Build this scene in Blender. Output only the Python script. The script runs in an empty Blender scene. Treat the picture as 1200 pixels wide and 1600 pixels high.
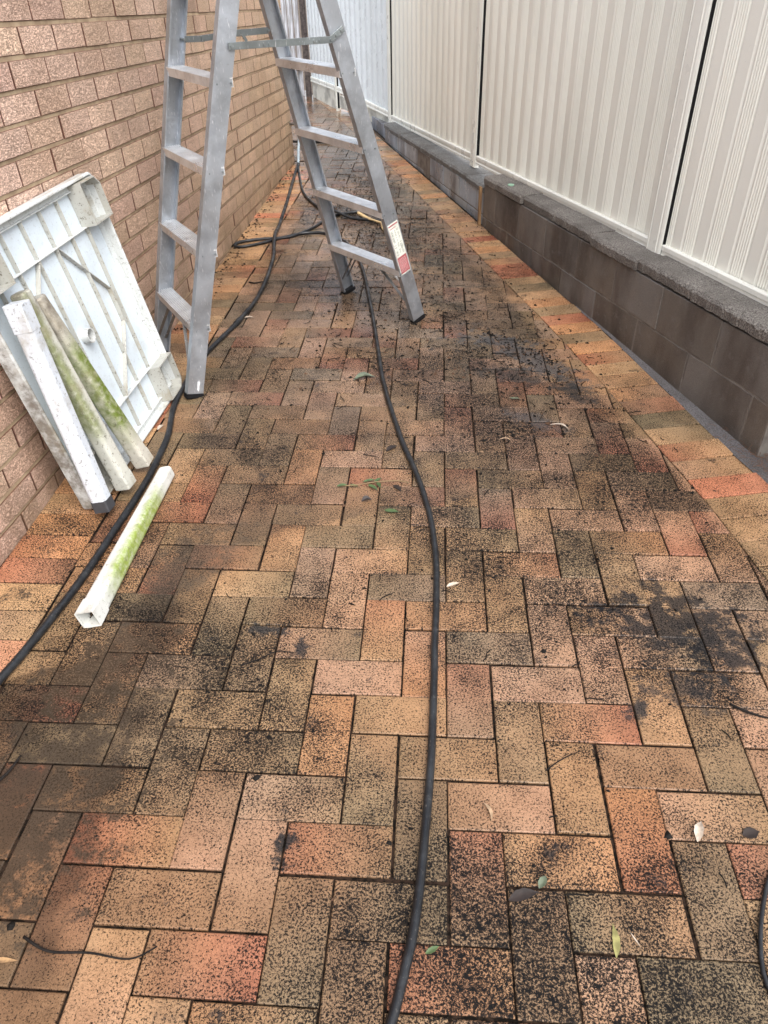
import bpy, bmesh, math, random
from mathutils import Vector, Matrix, noise
random.seed(7)
S = bpy.context.scene
COL = S.collection
R_ = math.radians

# ------------------------------------------------------------------ camera
F, PITCH, YAW, ROLL = 1130.949, 0.6499235, -0.0794015, -0.0286869
CAMP = Vector((-0.052029, -0.832718, 1.4895465))
ca, sa = math.cos(PITCH), math.sin(PITCH); cb, sb = math.cos(YAW), math.sin(YAW)
fw = Vector((sb*ca, cb*ca, -sa)); r0 = Vector((cb, -sb, 0)); u0 = r0.cross(fw)
rr = r0*math.cos(ROLL)+u0*math.sin(ROLL); uu = u0*math.cos(ROLL)-r0*math.sin(ROLL)
cd = bpy.data.cameras.new('camera'); cam = bpy.data.objects.new('camera', cd); COL.objects.link(cam)
cam.matrix_world = Matrix(((rr.x, uu.x, -fw.x, CAMP.x), (rr.y, uu.y, -fw.y, CAMP.y), (rr.z, uu.z, -fw.z, CAMP.z), (0, 0, 0, 1)))
cd.sensor_fit = 'VERTICAL'; cd.sensor_height = 24; cd.lens = 24*F/1600
cd.clip_start = 0.05; cd.clip_end = 500
S.camera = cam
# ------------------------------------------------------------------ light
W = bpy.data.worlds.new('World'); S.world = W; W.use_nodes = True
wn = W.node_tree.nodes; wl = W.node_tree.links; wn.clear()
sky = wn.new('ShaderNodeTexSky'); sky.sky_type = 'NISHITA'; sky.sun_disc = False
SE, SAZ = R_(55), R_(150)
sky.sun_elevation = SE; sky.sun_rotation = SAZ; sky.air_density = 1.0; sky.dust_density = 4.0
hs = wn.new('ShaderNodeHueSaturation'); hs.inputs['Saturation'].default_value = 0.42
bg = wn.new('ShaderNodeBackground'); bg.inputs['Strength'].default_value = 0.15
wo = wn.new('ShaderNodeOutputWorld')
wl.new(sky.outputs[0], hs.inputs['Color']); wl.new(hs.outputs[0], bg.inputs['Color']); wl.new(bg.outputs[0], wo.inputs['Surface'])
sd = bpy.data.lights.new('sun', 'SUN'); sd.energy = 0.5; sd.angle = R_(60); sd.color = (1.0, 0.965, 0.91)
so = bpy.data.objects.new('sun', sd); COL.objects.link(so)
sdir = Vector((math.sin(SAZ)*math.cos(SE), math.cos(SAZ)*math.cos(SE), math.sin(SE)))
so.rotation_euler = sdir.to_track_quat('Z', 'Y').to_euler(); so.location = (0, 0, 8)
S.view_settings.view_transform = 'Standard'; S.view_settings.look = 'None'; S.view_settings.gamma = 1
S.view_settings.exposure = 1.58

# ------------------------------------------------------------------ node helper
class M:
    def __init__(s, name, rough=0.6, metal=0.0, spec=0.5):
        s.m = bpy.data.materials.new(name); s.m.use_nodes = True
        s.t = s.m.node_tree; s.n = s.t.nodes; s.l = s.t.links
        s.b = s.n['Principled BSDF']; s.b.inputs['Roughness'].default_value = rough
        s.b.inputs['Metallic'].default_value = metal; s.b.inputs['Specular IOR Level'].default_value = spec
        s.tc = s.n.new('ShaderNodeTexCoord'); s.obj = s.tc.outputs['Object']
    def put(s, sock, v):
        if hasattr(v, 'is_output') or isinstance(v, bpy.types.NodeSocket): s.l.new(v, sock)
        elif isinstance(v, (tuple, list)) and len(v) == 3 and sock.type == 'RGBA': sock.default_value = (*v, 1)
        else: sock.default_value = v
    def noise(s, scale, detail=3, rough=.55, vec=None, dist=0, out='Fac', typ=None):
        n = s.n.new('ShaderNodeTexNoise'); s.put(n.inputs['Vector'], vec or s.obj)
        if typ: n.noise_type = typ
        n.inputs['Scale'].default_value = scale; n.inputs['Detail'].default_value = detail
        n.inputs['Roughness'].default_value = rough; n.inputs['Distortion'].default_value = dist
        return n.outputs[out]
    def vor(s, scale, vec=None, feat='F1', out='Distance'):
        n = s.n.new('ShaderNodeTexVoronoi'); n.feature = feat; s.put(n.inputs['Vector'], vec or s.obj)
        n.inputs['Scale'].default_value = scale; return n.outputs[out]
    def map(s, vec=None, loc=(0, 0, 0), rot=(0, 0, 0), sc=(1, 1, 1)):
        n = s.n.new('ShaderNodeMapping'); s.put(n.inputs['Vector'], vec or s.obj)
        n.inputs['Location'].default_value = loc; n.inputs['Rotation'].default_value = rot; n.inputs['Scale'].default_value = sc
        return n.outputs[0]
    def ramp(s, v, a, b, lo=0.0, hi=1.0, smooth=True):
        n = s.n.new('ShaderNodeMapRange'); n.interpolation_type = 'SMOOTHSTEP' if smooth else 'LINEAR'
        s.put(n.inputs['Value'], v); s.put(n.inputs['From Min'], a); s.put(n.inputs['From Max'], b)
        s.put(n.inputs['To Min'], lo); s.put(n.inputs['To Max'], hi); return n.outputs[0]
    def mth(s, op, a, b=0.0, clamp=False):
        n = s.n.new('ShaderNodeMath'); n.operation = op; n.use_clamp = clamp
        s.put(n.inputs[0], a); s.put(n.inputs[1], b); return n.outputs[0]
    def mix(s, f, a, b, mode='MIX'):
        n = s.n.new('ShaderNodeMix'); n.data_type = 'RGBA'; n.blend_type = mode
        s.put(n.inputs[0], f); s.put(n.inputs[6], a); s.put(n.inputs[7], b); return n.outputs[2]
    def sep(s, v=None):
        n = s.n.new('ShaderNodeSeparateXYZ'); s.put(n.inputs[0], v or s.obj); return n.outputs
    def attr(s, name):
        n = s.n.new('ShaderNodeAttribute'); n.attribute_name = name; return n.outputs['Color']
    def alpha(s, name):
        n = s.n.new('ShaderNodeAttribute'); n.attribute_name = name; return n.outputs['Alpha']
    def bump(s, h, strength=.5, dist=.002, prev=None):
        n = s.n.new('ShaderNodeBump'); s.put(n.inputs['Height'], h); n.inputs['Strength'].default_value = strength
        n.inputs['Distance'].default_value = dist
        if prev: s.l.new(prev, n.inputs['Normal'])
        return n.outputs[0]
    def curve(s, v, v0, v1, pts, y0, y1):
        """piecewise curve v -> value, pts in real units"""
        t = s.ramp(v, v0, v1, 0, 1, False)
        n = s.n.new('ShaderNodeFloatCurve'); c = n.mapping.curves[0]
        P = sorted((((a-v0)/(v1-v0)), (b-y0)/(y1-y0)) for a, b in pts)
        c.points[0].location = P[0]; c.points[1].location = P[-1]
        for q in P[1:-1]: c.points.new(*q)
        n.mapping.update(); s.put(n.inputs['Value'], t)
        return s.ramp(n.outputs[0], 0, 1, y0, y1, False)
    def fin(s, col=None, rough=None, normal=None):
        if col is not None: s.put(s.b.inputs['Base Color'], col)
        if rough is not None: s.put(s.b.inputs['Roughness'], rough)
        if normal is not None: s.put(s.b.inputs['Normal'], normal)
        return s.m

def srgb(r, g, b):
    f = lambda c: (c/255/12.92) if c <= 10 else ((c/255+.055)/1.055)**2.4
    return (f(r), f(g), f(b))

# ------------------------------------------------------------------ object helpers
def obj(name, bm, mat, parent=None, smooth=False, mats=None):
    me = bpy.data.meshes.new(name); bm.normal_update(); bm.to_mesh(me); bm.free()
    for m in (mats or [mat]): me.materials.append(m)
    if smooth:
        for p in me.polygons: p.use_smooth = True
    o = bpy.data.objects.new(name, me); COL.objects.link(o)
    if parent: o.parent = parent
    return o
def tag(o, label=None, cat=None, group=None, kind=None):
    if label: o['label'] = label
    if cat: o['category'] = cat
    if group: o['group'] = group
    if kind: o['kind'] = kind
    return o
def empty(name, loc, label, cat, group=None, mw=None):
    o = bpy.data.objects.new(name, None); COL.objects.link(o); o.empty_display_size = .1
    if mw is not None: o.matrix_world = mw
    else: o.location = loc
    return tag(o, label, cat, group)
def quadbox(bm, c, X, Y, Z, mi=0):
    """box centred at c with half-vectors X, Y, Z"""
    vs = [bm.verts.new(c+X*i+Y*j+Z*k) for i in (-1, 1) for j in (-1, 1) for k in (-1, 1)]
    fs = [(0, 1, 3, 2), (4, 6, 7, 5), (0, 4, 5, 1), (2, 3, 7, 6), (0, 2, 6, 4), (1, 5, 7, 3)]
    out = []
    for f in fs:
        q = bm.faces.new([vs[i] for i in f]); q.material_index = mi; out.append(q)
    return out
def bx(bm, x0, x1, y0, y1, z0, z1, mi=0):
    return quadbox(bm, Vector(((x0+x1)/2, (y0+y1)/2, (z0+z1)/2)), Vector((abs(x1-x0)/2, 0, 0)), Vector((0, abs(y1-y0)/2, 0)), Vector((0, 0, abs(z1-z0)/2)), mi)
def fixn(bm): bmesh.ops.recalc_face_normals(bm, faces=bm.faces)
def bevel(bm, w, seg=2):
    bmesh.ops.bevel(bm, geom=bm.edges[:], offset=w, segments=seg, affect='EDGES', clamp_overlap=True)
def spline(P, step=.03):
    P = [Vector(p) for p in P]; out = []
    for i in range(len(P)-1):
        a = P[max(i-1, 0)]; b = P[i]; c = P[i+1]; d = P[min(i+2, len(P)-1)]
        # centripetal-ish tangent
        n = max(2, int((c-b).length/step))
        for k in range(n):
            t = k/n
            out.append(.5*((2*b)+(c-a)*t+(2*a-5*b+4*c-d)*t*t+(3*b-a-3*c+d)*t**3))
    out.append(P[-1]); return out
def tube(bm, P, rad, seg=12, cap=True, mi=0):
    n = len(P); rings = []; N = None
    for i, p in enumerate(P):
        T = (P[min(i+1, n-1)]-P[max(i-1, 0)]).normalized()
        if N is None:
            N = T.orthogonal().normalized()
        N = (N-T*N.dot(T)).normalized(); B = T.cross(N)
        r = rad(i/(n-1)) if callable(rad) else rad
        rings.append([bm.verts.new(p+(N*math.cos(2*math.pi*k/seg)+B*math.sin(2*math.pi*k/seg))*r) for k in range(seg)])
    for i in range(n-1):
        for k in range(seg):
            f = bm.faces.new((rings[i][k], rings[i][(k+1) % seg], rings[i+1][(k+1) % seg], rings[i+1][k])); f.material_index = mi; f.smooth = True
    if cap:
        bm.faces.new(rings[0][::-1]); bm.faces.new(rings[-1])
def halfclip(P, n, c):
    """keep points with n.p <= c"""
    out = []
    for i in range(len(P)):
        a, b = P[i], P[(i+1) % len(P)]
        da = n[0]*a[0]+n[1]*a[1]-c; db = n[0]*b[0]+n[1]*b[1]-c
        if da <= 0: out.append(a)
        if (da < 0 < db) or (db < 0 < da):
            t = da/(da-db); out.append((a[0]+(b[0]-a[0])*t, a[1]+(b[1]-a[1])*t))
    return out
def area(P): return .5*sum(P[i][0]*P[(i+1) % len(P)][1]-P[(i+1) % len(P)][0]*P[i][1] for i in range(len(P)))
def dedupe(P, e=.0015):
    out = []
    for p in P:
        if not out or math.dist(p, out[-1]) > e: out.append(p)
    if len(out) > 1 and math.dist(out[0], out[-1]) <= e: out.pop()
    return out
def inset(P, d):
    out = []; n = len(P)
    for i in range(n):
        p0, p1, p2 = P[i-1], P[i], P[(i+1) % n]
        a = Vector((p1[0]-p0[0], p1[1]-p0[1])).normalized(); b = Vector((p2[0]-p1[0], p2[1]-p1[1])).normalized()
        na = Vector((-a.y, a.x)); nb = Vector((-b.y, b.x)); k = 1+na.dot(nb)
        m = (na+nb)/max(k, .35)*d
        out.append((p1[0]+m.x, p1[1]+m.y))
    return out
def slab(bm, cl, P, O, X, Y, N, top=0, bev=.002, depth=.03, col=None, tilt=(0, 0), mi=0, side=None):
    """brick-like slab: polygon P (ccw) in frame O,X,Y with face normal N; col(x,y)->rgb"""
    P = dedupe(P)
    if len(P) < 3 or area(P) < 6e-5: return
    cx = sum(p[0] for p in P)/len(P); cy = sum(p[1] for p in P)/len(P)
    Q = inset(P, bev)
    if area(Q) <= 0: return
    h = lambda p: top+(p[0]-cx)*tilt[0]+(p[1]-cy)*tilt[1]
    at = lambda p, z: bm.verts.new(O+X*p[0]+Y*p[1]+N*z)
    t = [at(p, h(p)) for p in Q]
    m = [at(p, h(p)-bev*.8) for p in P]
    b = [at(p, h(p)-depth) for p in P]
    fs = [bm.faces.new(t)]; n = len(P); rnd_ = random.random(); tset = set(t)
    for i in range(n):
        j = (i+1) % n
        fs.append(bm.faces.new((m[i], m[j], t[j], t[i]))); fs.append(bm.faces.new((b[i], b[j], m[j], m[i])))
    for f in fs:
        f.material_index = mi
        for lp in f.loops:
            d = lp.vert.co-O
            c = col(d.dot(X), d.dot(Y)) if col else (1, 1, 1)
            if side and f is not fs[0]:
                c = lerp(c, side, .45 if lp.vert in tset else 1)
            lp[cl] = (*c, rnd_)
def newbm():
    bm = bmesh.new(); return bm, bm.loops.layers.float_color.new('Col')
lerp = lambda a, b, t: tuple(a[i]+(b[i]-a[i])*t for i in range(3))
X3, Y3, Z3 = Vector((1, 0, 0)), Vector((0, 1, 0)), Vector((0, 0, 1))

# ------------------------------------------------------------------ materials
def mat_paver():
    m = M('paver', spec=.27); base = m.attr('Col'); xyz = m.sep(); x, y = xyz[0], xyz[1]
    big = m.noise(1.3, 4, .6); mid = m.noise(9, 4, .6); wob = m.noise(5, 4, .65)
    wobx = m.mth('ADD', x, m.mth('MULTIPLY', m.mth('SUBTRACT', wob, .5), .35))
    # film of dirt left by the hose: bounded right and left by the curves where the paving was washed
    xr = m.curve(y, -1.5, 11, [(-1.5, -.60), (0.2, -.74), (.8, -.70), (1.2, .05), (1.5, .6), (1.85, .646), (2.13, .58), (2.54, .49), (3.04, .37), (3.8, .25), (5, -.1), (7, -.62), (11, -1.5)], -3, 2)
    xl = m.curve(y, -1.5, 11, [(-1.5, -2.6), (.2, -1.6), (.45, -1.0), (.6, -.92), (1.1, -.86), (1.6, -.98), (2.6, -1.08), (6, -1.2), (6.6, -1.5), (7.2, -2.9), (11, -2.9)], -3, 2)
    fr = m.ramp(m.mth('SUBTRACT', wobx, xr), -.05, .03, 1, 0)
    fl = m.ramp(m.mth('SUBTRACT', wobx, xl), -.03, .05, 0, 1)
    film = m.mth('MULTIPLY', fr, fl)
    film = m.mth('MULTIPLY', film, m.ramp(m.noise(3.1, 5, .6), .3, .62, .35, 1))
    hue = m.mix(m.ramp(big, .35, .65), (1.06, .98, .92), (.94, 1.0, 1.02))
    c = m.mix(1.0, base, hue, 'MULTIPLY')
    c = m.mix(1.0, c, m.mix(m.ramp(m.noise(420, 2, .5), .3, .7), (.8, .78, .76), (1.2, 1.19, 1.17)), 'MULTIPLY')
    c = m.mix(1.0, c, m.mix(m.ramp(mid, .3, .7), (.82, .8, .78), (1.1, 1.1, 1.1)), 'MULTIPLY')
    filmc = m.mix(1.0, c, m.mix(m.ramp(y, .4, 1.6), (.40, .375, .36), (.80, .79, .785)), 'MULTIPLY')
    filmc = m.mix(m.ramp(y, .4, 3, .25, .34), filmc, m.mix(m.ramp(y, .4, 1.6), (.055, .042, .03), (.115, .098, .082)))
    c = m.mix(m.mth('MULTIPLY', film, .95), c, filmc)
    # black algae specks: dense on the open paving, thin on the border courses
    dens = m.mth('ADD', m.mth('ADD', m.mth('MULTIPLY', m.noise(1.7, 4, .65), .72), -.085), m.mth('MULTIPLY', m.noise(14, 3, .6), .32))
    dens = m.mth('ADD', dens, m.ramp(m.alpha('Col'), 0, 1, -.032, .032, False))
    dens = m.mth('ADD', dens, m.ramp(m.noise(.8, 2, .5), .3, .7, -.07, .07))
    edge = m.ramp(x, -1.25, -1.0, -.05, .07)
    edge2 = m.ramp(m.mth('ADD', x, m.mth('MULTIPLY', y, .28)), 1.17, 1.25, .02, -.15)
    dens = m.mth('ADD', m.mth('ADD', dens, edge), edge2)
    sp = m.noise(215, 4, .8, m.map(sc=(1, 1, .2)), dist=.4)
    sp2 = m.noise(78, 5, .78)
    dens = m.mth('ADD', dens, m.ramp(y, -.3, .9, -.055, .025))
    dens = m.mth('ADD', dens, m.mth('MULTIPLY', m.ramp(wobx, -.75, .4, -.03, .035), m.ramp(y, 2.0, 3.6, 1, .35)))
    t1 = m.ramp(dens, .34, .62, .42, .525, False)
    k1 = m.ramp(m.mth('SUBTRACT', sp, t1), -.012, .022, 1, 0)
    t2 = m.ramp(dens, .38, .66, .27, .47, False)
    k2 = m.ramp(m.mth('SUBTRACT', sp2, t2), -.01, .03, 1, 0)
    k = m.mth('MAXIMUM', m.mth('MULTIPLY', k1, .97), k2)
    c = m.mix(k, c, (.008, .0075, .0075))
    m.put(m.b.inputs['Specular IOR Level'], m.ramp(m.mth('MAXIMUM', k, 0), 0, 1, .30, .04, False))
    # larger grime patches and the grey cement smear
    bl = m.noise(6.5, 5, .72); bl = m.mth('ADD', bl, m.mth('MULTIPLY', m.mth('SUBTRACT', sp2, .5), .45)); kb = m.ramp(bl, .60, .72, 0, .9)
    c = m.mix(kb, c, (.012, .0115, .012))
    def blob(cx, cy, rot, sx, sy, amp=2.6):
        v = m.map(loc=(-cx, -cy, 0)); v = m.map(v, rot=(0, 0, rot)); v = m.map(v, sc=(1/sx, 1/sy, 0))
        n = m.n.new('ShaderNodeVectorMath'); n.operation = 'LENGTH'; m.put(n.inputs[0], v)
        d = m.mth('ADD', n.outputs['Value'], m.mth('MULTIPLY', m.mth('SUBTRACT', m.noise(17, 5, .7), .5), amp*2))
        d = m.mth('ADD', d, m.mth('MULTIPLY', m.mth('SUBTRACT', sp2, .5), 2.4))
        return m.ramp(d, .45, 1.25, 1, 0)
    for (cx, cy, ro, sx, sy, colr, a) in [(.40, 2.33, .95, .34, .085, (.055, .053, .054), .85), (.24, 2.52, .2, .2, .06, (.05, .048, .048), .75), (-.25, 3.3, .3, .35, .3, (.03, .026, .022), .45), (-.45, 4.8, .2, .35, .5, (.025, .022, .02), .5),
        (-.50, .565, 0, .05, .022, (.02, .02, .02), .9), (-.395, .50, 0, .022, .04, (.016, .016, .017), .9), (-.345, -.06, 0, .022, .035, (.014, .014, .014), .95),
        (.66, .62, .4, .24, .14, (.012, .012, .013), .9), (.62, .40, .2, .10, .06, (.018, .018, .019), .7), (.30, 2.15, .4, .22, .07, (.02, .02, .02), .7), (.55, 2.0, .9, .12, .05, (.02, .02, .02), .7), (.47, .33, 0, .028, .035, (.016, .016, .017), .9), (.36, 1.75, .5, .13, .05, (.05, .048, .05), .6),
        (-.93, .40, .5, .12, .16, (.06, .042, .028), .75), (-.98, -.05, .4, .2, .4, (.035, .026, .018), .85), (-.80, .85, .5, .1, .2, (.05, .04, .03), .55)]:
        c = m.mix(m.mth('MULTIPLY', blob(cx, cy, ro, sx, sy), a), c, colr)
    wet = m.noise(2.2, 4, .6)
    rough = m.ramp(wet, .35, .62, .26, .5)
    rough = m.mth('ADD', rough, m.ramp(sp, .4, .6, -.06, .08))
    pud = m.mth('MULTIPLY', m.ramp(y, 5.6, 7.2, 0, 1), m.ramp(m.noise(1.6, 3, .5), .35, .5, 0, 1))
    rough = m.mth('SUBTRACT', rough, m.mth('MULTIPLY', pud, .26))
    rough = m.mth('SUBTRACT', rough, m.ramp(y, 2.0, 6, 0, .14))
    rough = m.mth('SUBTRACT', rough, m.mth('MULTIPLY', film, .08))
    h = m.mth('ADD', m.mth('MULTIPLY', m.noise(330, 3, .6), .5), m.mth('MULTIPLY', sp, .7))
    nb = m.bump(h, .5, .0016); nb = m.bump(m.noise(28, 3, .5), .35, .003, nb)
    return m.fin(c, rough, nb)
def mat_joint():
    m = M('joint', .95, 0, .05)
    return m.fin(m.mix(m.ramp(m.noise(60, 3), .4, .62), (.006, .005, .004), (.028, .018, .013)), None, m.bump(m.noise(200, 3), .6, .003))
def mat_brick():
    m = M('wall_brick', .75, 0, .3); base = m.attr('Col'); xyz = m.sep()
    ov = m.mix(1, base, m.mix(m.ramp(m.noise(2.3, 4, .6), .36, .64), (.86, .83, .78), (1.06, 1.05, 1.03)), 'MULTIPLY')
    v = m.map(rot=(R_(38), 0, 0), sc=(1, 1, 2.3))
    w1 = m.noise(88, 2.5, .5, v, 1.0)
    rid = m.mth('ABSOLUTE', m.mth('SUBTRACT', w1, .5)); g = m.ramp(rid, .0, .075, 0, 1)
    c = m.mix(m.ramp(g, 0, .7, .55, 0), ov, (.16, .085, .05))
    c = m.mix(1, c, m.mix(m.ramp(m.noise(240, 2), .3, .7), (.88, .87, .86), (1.1, 1.1, 1.1)), 'MULTIPLY')
    damp = m.mth('MULTIPLY', m.ramp(xyz[2], .35, -.02, 0, 1), m.ramp(m.noise(5, 4, .6), .35, .6, .2, 1))  # patchy darker olive tone towards the foot of the wall
    c = m.mix(m.mth('MULTIPLY', damp, .5), c, (.14, .10, .045))
    dk = m.ramp(m.noise(1.6, 4, .65, m.map(loc=(3, 1.7, 2))), .58, .72, 0, .34)
    c = m.mix(dk, c, (.12, .075, .045))
    h = m.mth('ADD', g, m.mth('MULTIPLY', m.noise(150, 2), .35))
    return m.fin(c, m.ramp(m.noise(3), .3, .7, .55, .85), m.bump(h, 1.0, .0042))
def mat_mortar(name, c1, c2, rough=.9):
    m = M(name, rough, 0, .2)
    return m.fin(m.mix(m.ramp(m.noise(14, 4, .6), .35, .65), c1, c2), None, m.bump(m.noise(170, 3), .6, .002))
def mat_block(name, tint, wet):
    m = M(name, .8, 0, .5); base = m.attr('Col'); xyz = m.sep()
    c = m.mix(1, base, tint, 'MULTIPLY')
    st = m.noise(3.2, 4, .6, m.map(sc=(1, 1, .35)))
    c = m.mix(1, c, m.mix(m.ramp(st, .36, .6), (.52, .46, .43), (1.15, 1.14, 1.12)), 'MULTIPLY')
    c = m.mix(1, c, m.mix(m.ramp(m.noise(320, 2), .3, .7), (.8, .8, .8), (1.2, 1.2, 1.2)), 'MULTIPLY')
    c = m.mix(m.ramp(m.noise(24, 5, .75), .55, .68, 0, .55), c, (.17, .16, .15))
    por = m.ramp(m.noise(150, 3, .7), .62, .70, 0, .6); c = m.mix(por, c, (.03, .027, .025))
    low = m.mth('MULTIPLY', m.ramp(xyz[2], .10, .0, 0, .6), m.noise(6))
    c = m.mix(low, c, (.03, .026, .022))
    return m.fin(c, m.ramp(m.noise(4, 3), .35, .6, wet, wet+.3), m.bump(m.noise(150, 5, .75), .8, .004))
def mat_aggregate(name, c1, c2):
    m = M(name, .85, 0, .35)
    v = m.vor(210); c = m.mix(m.ramp(m.noise(190, 3, .7), .38, .62), c1, c2)
    c = m.mix(m.ramp(m.noise(5, 4, .6), .4, .65, 0, .5), c, (.09, .08, .07))
    h = m.mth('ADD', m.noise(120, 4, .75), m.mth('MULTIPLY', v, .8))
    return m.fin(c, None, m.bump(h, 1.0, .005))
def mat_fence(name, c1, rough=.28):
    m = M(name, rough, 0, .5)
    c = m.mix(1, c1, m.mix(m.ramp(m.noise(1.4, 4, .6, m.map(sc=(1, 1, .3))), .35, .65), (.93, .93, .92), (1.04, 1.04, 1.04)), 'MULTIPLY')
    drop = m.ramp(m.vor(55), .0, .13, 1, 0); dm = m.ramp(m.noise(20, 2), .5, .55, 0, 1)
    dirt = m.ramp(m.noise(45, 5, .7), .68, .74, 0, .35)
    c = m.mix(dirt, c, (.30, .27, .22))
    return m.fin(c, m.ramp(m.noise(7, 4), .35, .65, rough-.06, rough+.14), m.bump(m.mth('MULTIPLY', drop, dm), .7, .0022))
def mat_alu(name='aluminium', base=(.56, .58, .61), rough=.42):
    m = M(name, rough, .75, .5)
    sc = m.noise(420, 3, .6, m.map(rot=(.5, .3, .2), sc=(1, 1, .03)))
    c = m.mix(m.ramp(m.noise(12, 4, .65), .4, .66), base, tuple(v*.80 for v in base))
    c = m.mix(m.ramp(m.noise(70, 5, .78), .61, .70, 0, .5), c, (.20, .185, .17)); c = m.mix(m.ramp(m.noise(5, 4, .7), .5, .66, 0, .18), c, (.25, .235, .21))
    scr = m.ramp(m.noise(34, 2, .5, m.map(rot=(.9, .2, 1.1), sc=(1, 9, 1))), .66, .69, 0, .5)
    c = m.mix(scr, c, (.8, .8, .82))
    return m.fin(c, m.ramp(m.noise(9, 4), .3, .7, rough-.1, rough+.14), m.bump(sc, .25, .0006))
def mat_plain(name, c, rough=.6, metal=0, var=.15, scale=20, bump=.2, bd=.001, spec=.4):
    m = M(name, rough, metal, spec)
    cc = m.mix(1, c, m.mix(m.ramp(m.noise(scale, 4, .65), .3, .7), (1-var,)*3, (1+var,)*3), 'MULTIPLY')
    return m.fin(cc, None, m.bump(m.noise(scale*8, 3), bump, bd))
def mat_plastic(name, algae=None, dirt=.25, base=(.70, .73, .76), algc=(.25, .30, .04), bias=0.0, grime=None):
    """dirty white plastic; algae = (lo, hi, amount, axis vector side) along local z"""
    m = M(name, .38, 0, .5); xyz = m.sep()
    c = m.mix(m.ramp(m.noise(3.5, 4, .6), .35, .65), base, tuple(v*.90 for v in base))
    if algae:
        lo, hi, amt, sx, sy = algae
        z = m.mth('ADD', xyz[2], m.mth('MULTIPLY', m.mth('SUBTRACT', m.noise(9, 3), .5), .16))
        a = m.mth('MULTIPLY', m.ramp(z, lo-.07, lo+.07), m.ramp(z, hi+.07, hi-.07))
        side = m.mth('ADD', m.mth('MULTIPLY', xyz[0], sx), m.mth('MULTIPLY', xyz[1], sy))
        side = m.mth('ADD', side, bias)
        a = m.mth('MULTIPLY', a, m.ramp(m.mth('ADD', side, m.mth('MULTIPLY', m.mth('SUBTRACT', m.noise(24, 3), .5), .04)), -.014, .018))
        a = m.mth('MULTIPLY', a, m.ramp(m.noise(60, 5, .7), .25, .6, .45, 1))
        c = m.mix(m.mth('MULTIPLY', a, amt), c, m.mix(m.noise(30, 3), algc, tuple(v*.55 for v in algc)))
    if grime:
        gx = m.mth('ADD', xyz[grime[0]], m.mth('MULTIPLY', m.mth('SUBTRACT', m.noise(16, 5, .75), .5), grime[3])); gm = m.mth('MULTIPLY', m.ramp(gx, grime[1], grime[2]), m.ramp(m.noise(19, 5, .7), .33, .66, .15, .85))
        c = m.mix(gm, c, (.085, .065, .045))
    g1 = m.ramp(m.noise(75, 6, .78), .55, .64, 0, dirt*2.2); g2 = m.ramp(m.noise(6, 5, .7), .5, .68, 0, dirt*1.6)
    c = m.mix(g1, c, (.10, .085, .065)); c = m.mix(g2, c, (.26, .22, .15))
    return m.fin(c, m.ramp(m.noise(11, 3), .3, .7, .3, .55), m.bump(m.noise(90, 4), .25, .001))
def mat_leaf(name, c, c2=None):
    m = M(name, .5, 0, .4)
    m.b.inputs['Subsurface Weight'].default_value = 0
    cc = m.mix(m.ramp(m.noise(60, 3), .35, .65), c, c2 or tuple(v*.6 for v in c))
    return m.fin(cc, None, m.bump(m.noise(150, 3), .4, .001))

def mat_hose():
    m = M('hose_rubber', .4, 0, .4)
    c = m.mix(m.ramp(m.noise(22, 5, .7), .42, .66), (.007, .008, .010), (.020, .022, .025)); c = m.mix(m.ramp(m.noise(130, 5, .75), .58, .68, 0, .6), c, (.11, .10, .09))
    return m.fin(c, m.ramp(m.noise(15, 4), .35, .65, .28, .6), m.bump(m.noise(160, 4, .7), .5, .0012))
MP = mat_paver(); MJ = mat_joint(); MB = mat_brick()
MM = mat_mortar('mortar', (.42, .32, .21), (.29, .21, .135))
MBLK = mat_block('block', (1, 1, 1), .45); MBLK2 = mat_block('wet_block_sky_tint', (2.3, 2.9, 3.7), .2)  # wet blocks: blue tint puts the sky reflection into the colour
MBM = mat_mortar('block_mortar', (.20, .18, .155), (.12, .105, .092)); MAGG = mat_aggregate('rough_concrete', (.085, .075, .066), (.33, .305, .275))
MAGG2 = mat_aggregate('rough_wet_concrete', (.08, .08, .08), (.28, .28, .27))
MF = mat_fence('cream_steel', (.82, .815, .735), .34); MFR = mat_fence('cream_rail', (.80, .80, .73), .3)
MAL = mat_alu(base=(.42, .45, .49)); MALT = mat_alu('aluminium_tread', (.80, .82, .84), .36); MST = mat_alu('spreader_steel', (.25, .28, .285), .42)
MRUB = mat_plain('black_rubber', (.008, .008, .009), .6, spec=.2); MHOSE = mat_hose()

# ------------------------------------------------------------------ ground
bm, cl = newbm()
vs = [bm.verts.new(p) for p in ((-150, -150, -.035), (150, -150, -.035), (150, 150, -.035), (-150, 150, -.035))]; bm.faces.new(vs)
MSOIL = mat_plain('soil', (.09, .065, .045), .9, 0, .4, 6, .8, .01)
tag(obj('ground', bm, MSOIL), kind='structure')
bm = bmesh.new()
vs = [bm.verts.new((x, y, -.0055)) for x, y in ((-1.44, -2.2), (1.75, -2.2), (1.17, 1.562), (-.3, 6.6), (-1.3, 9.7), (-1.85, 11.1), (-3.6, 11.9), (-3.6, 6.62), (-1.44, 6.62))]
bm.faces.new(vs); tag(obj('paving_bed', bm, MJ), kind='structure')

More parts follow.
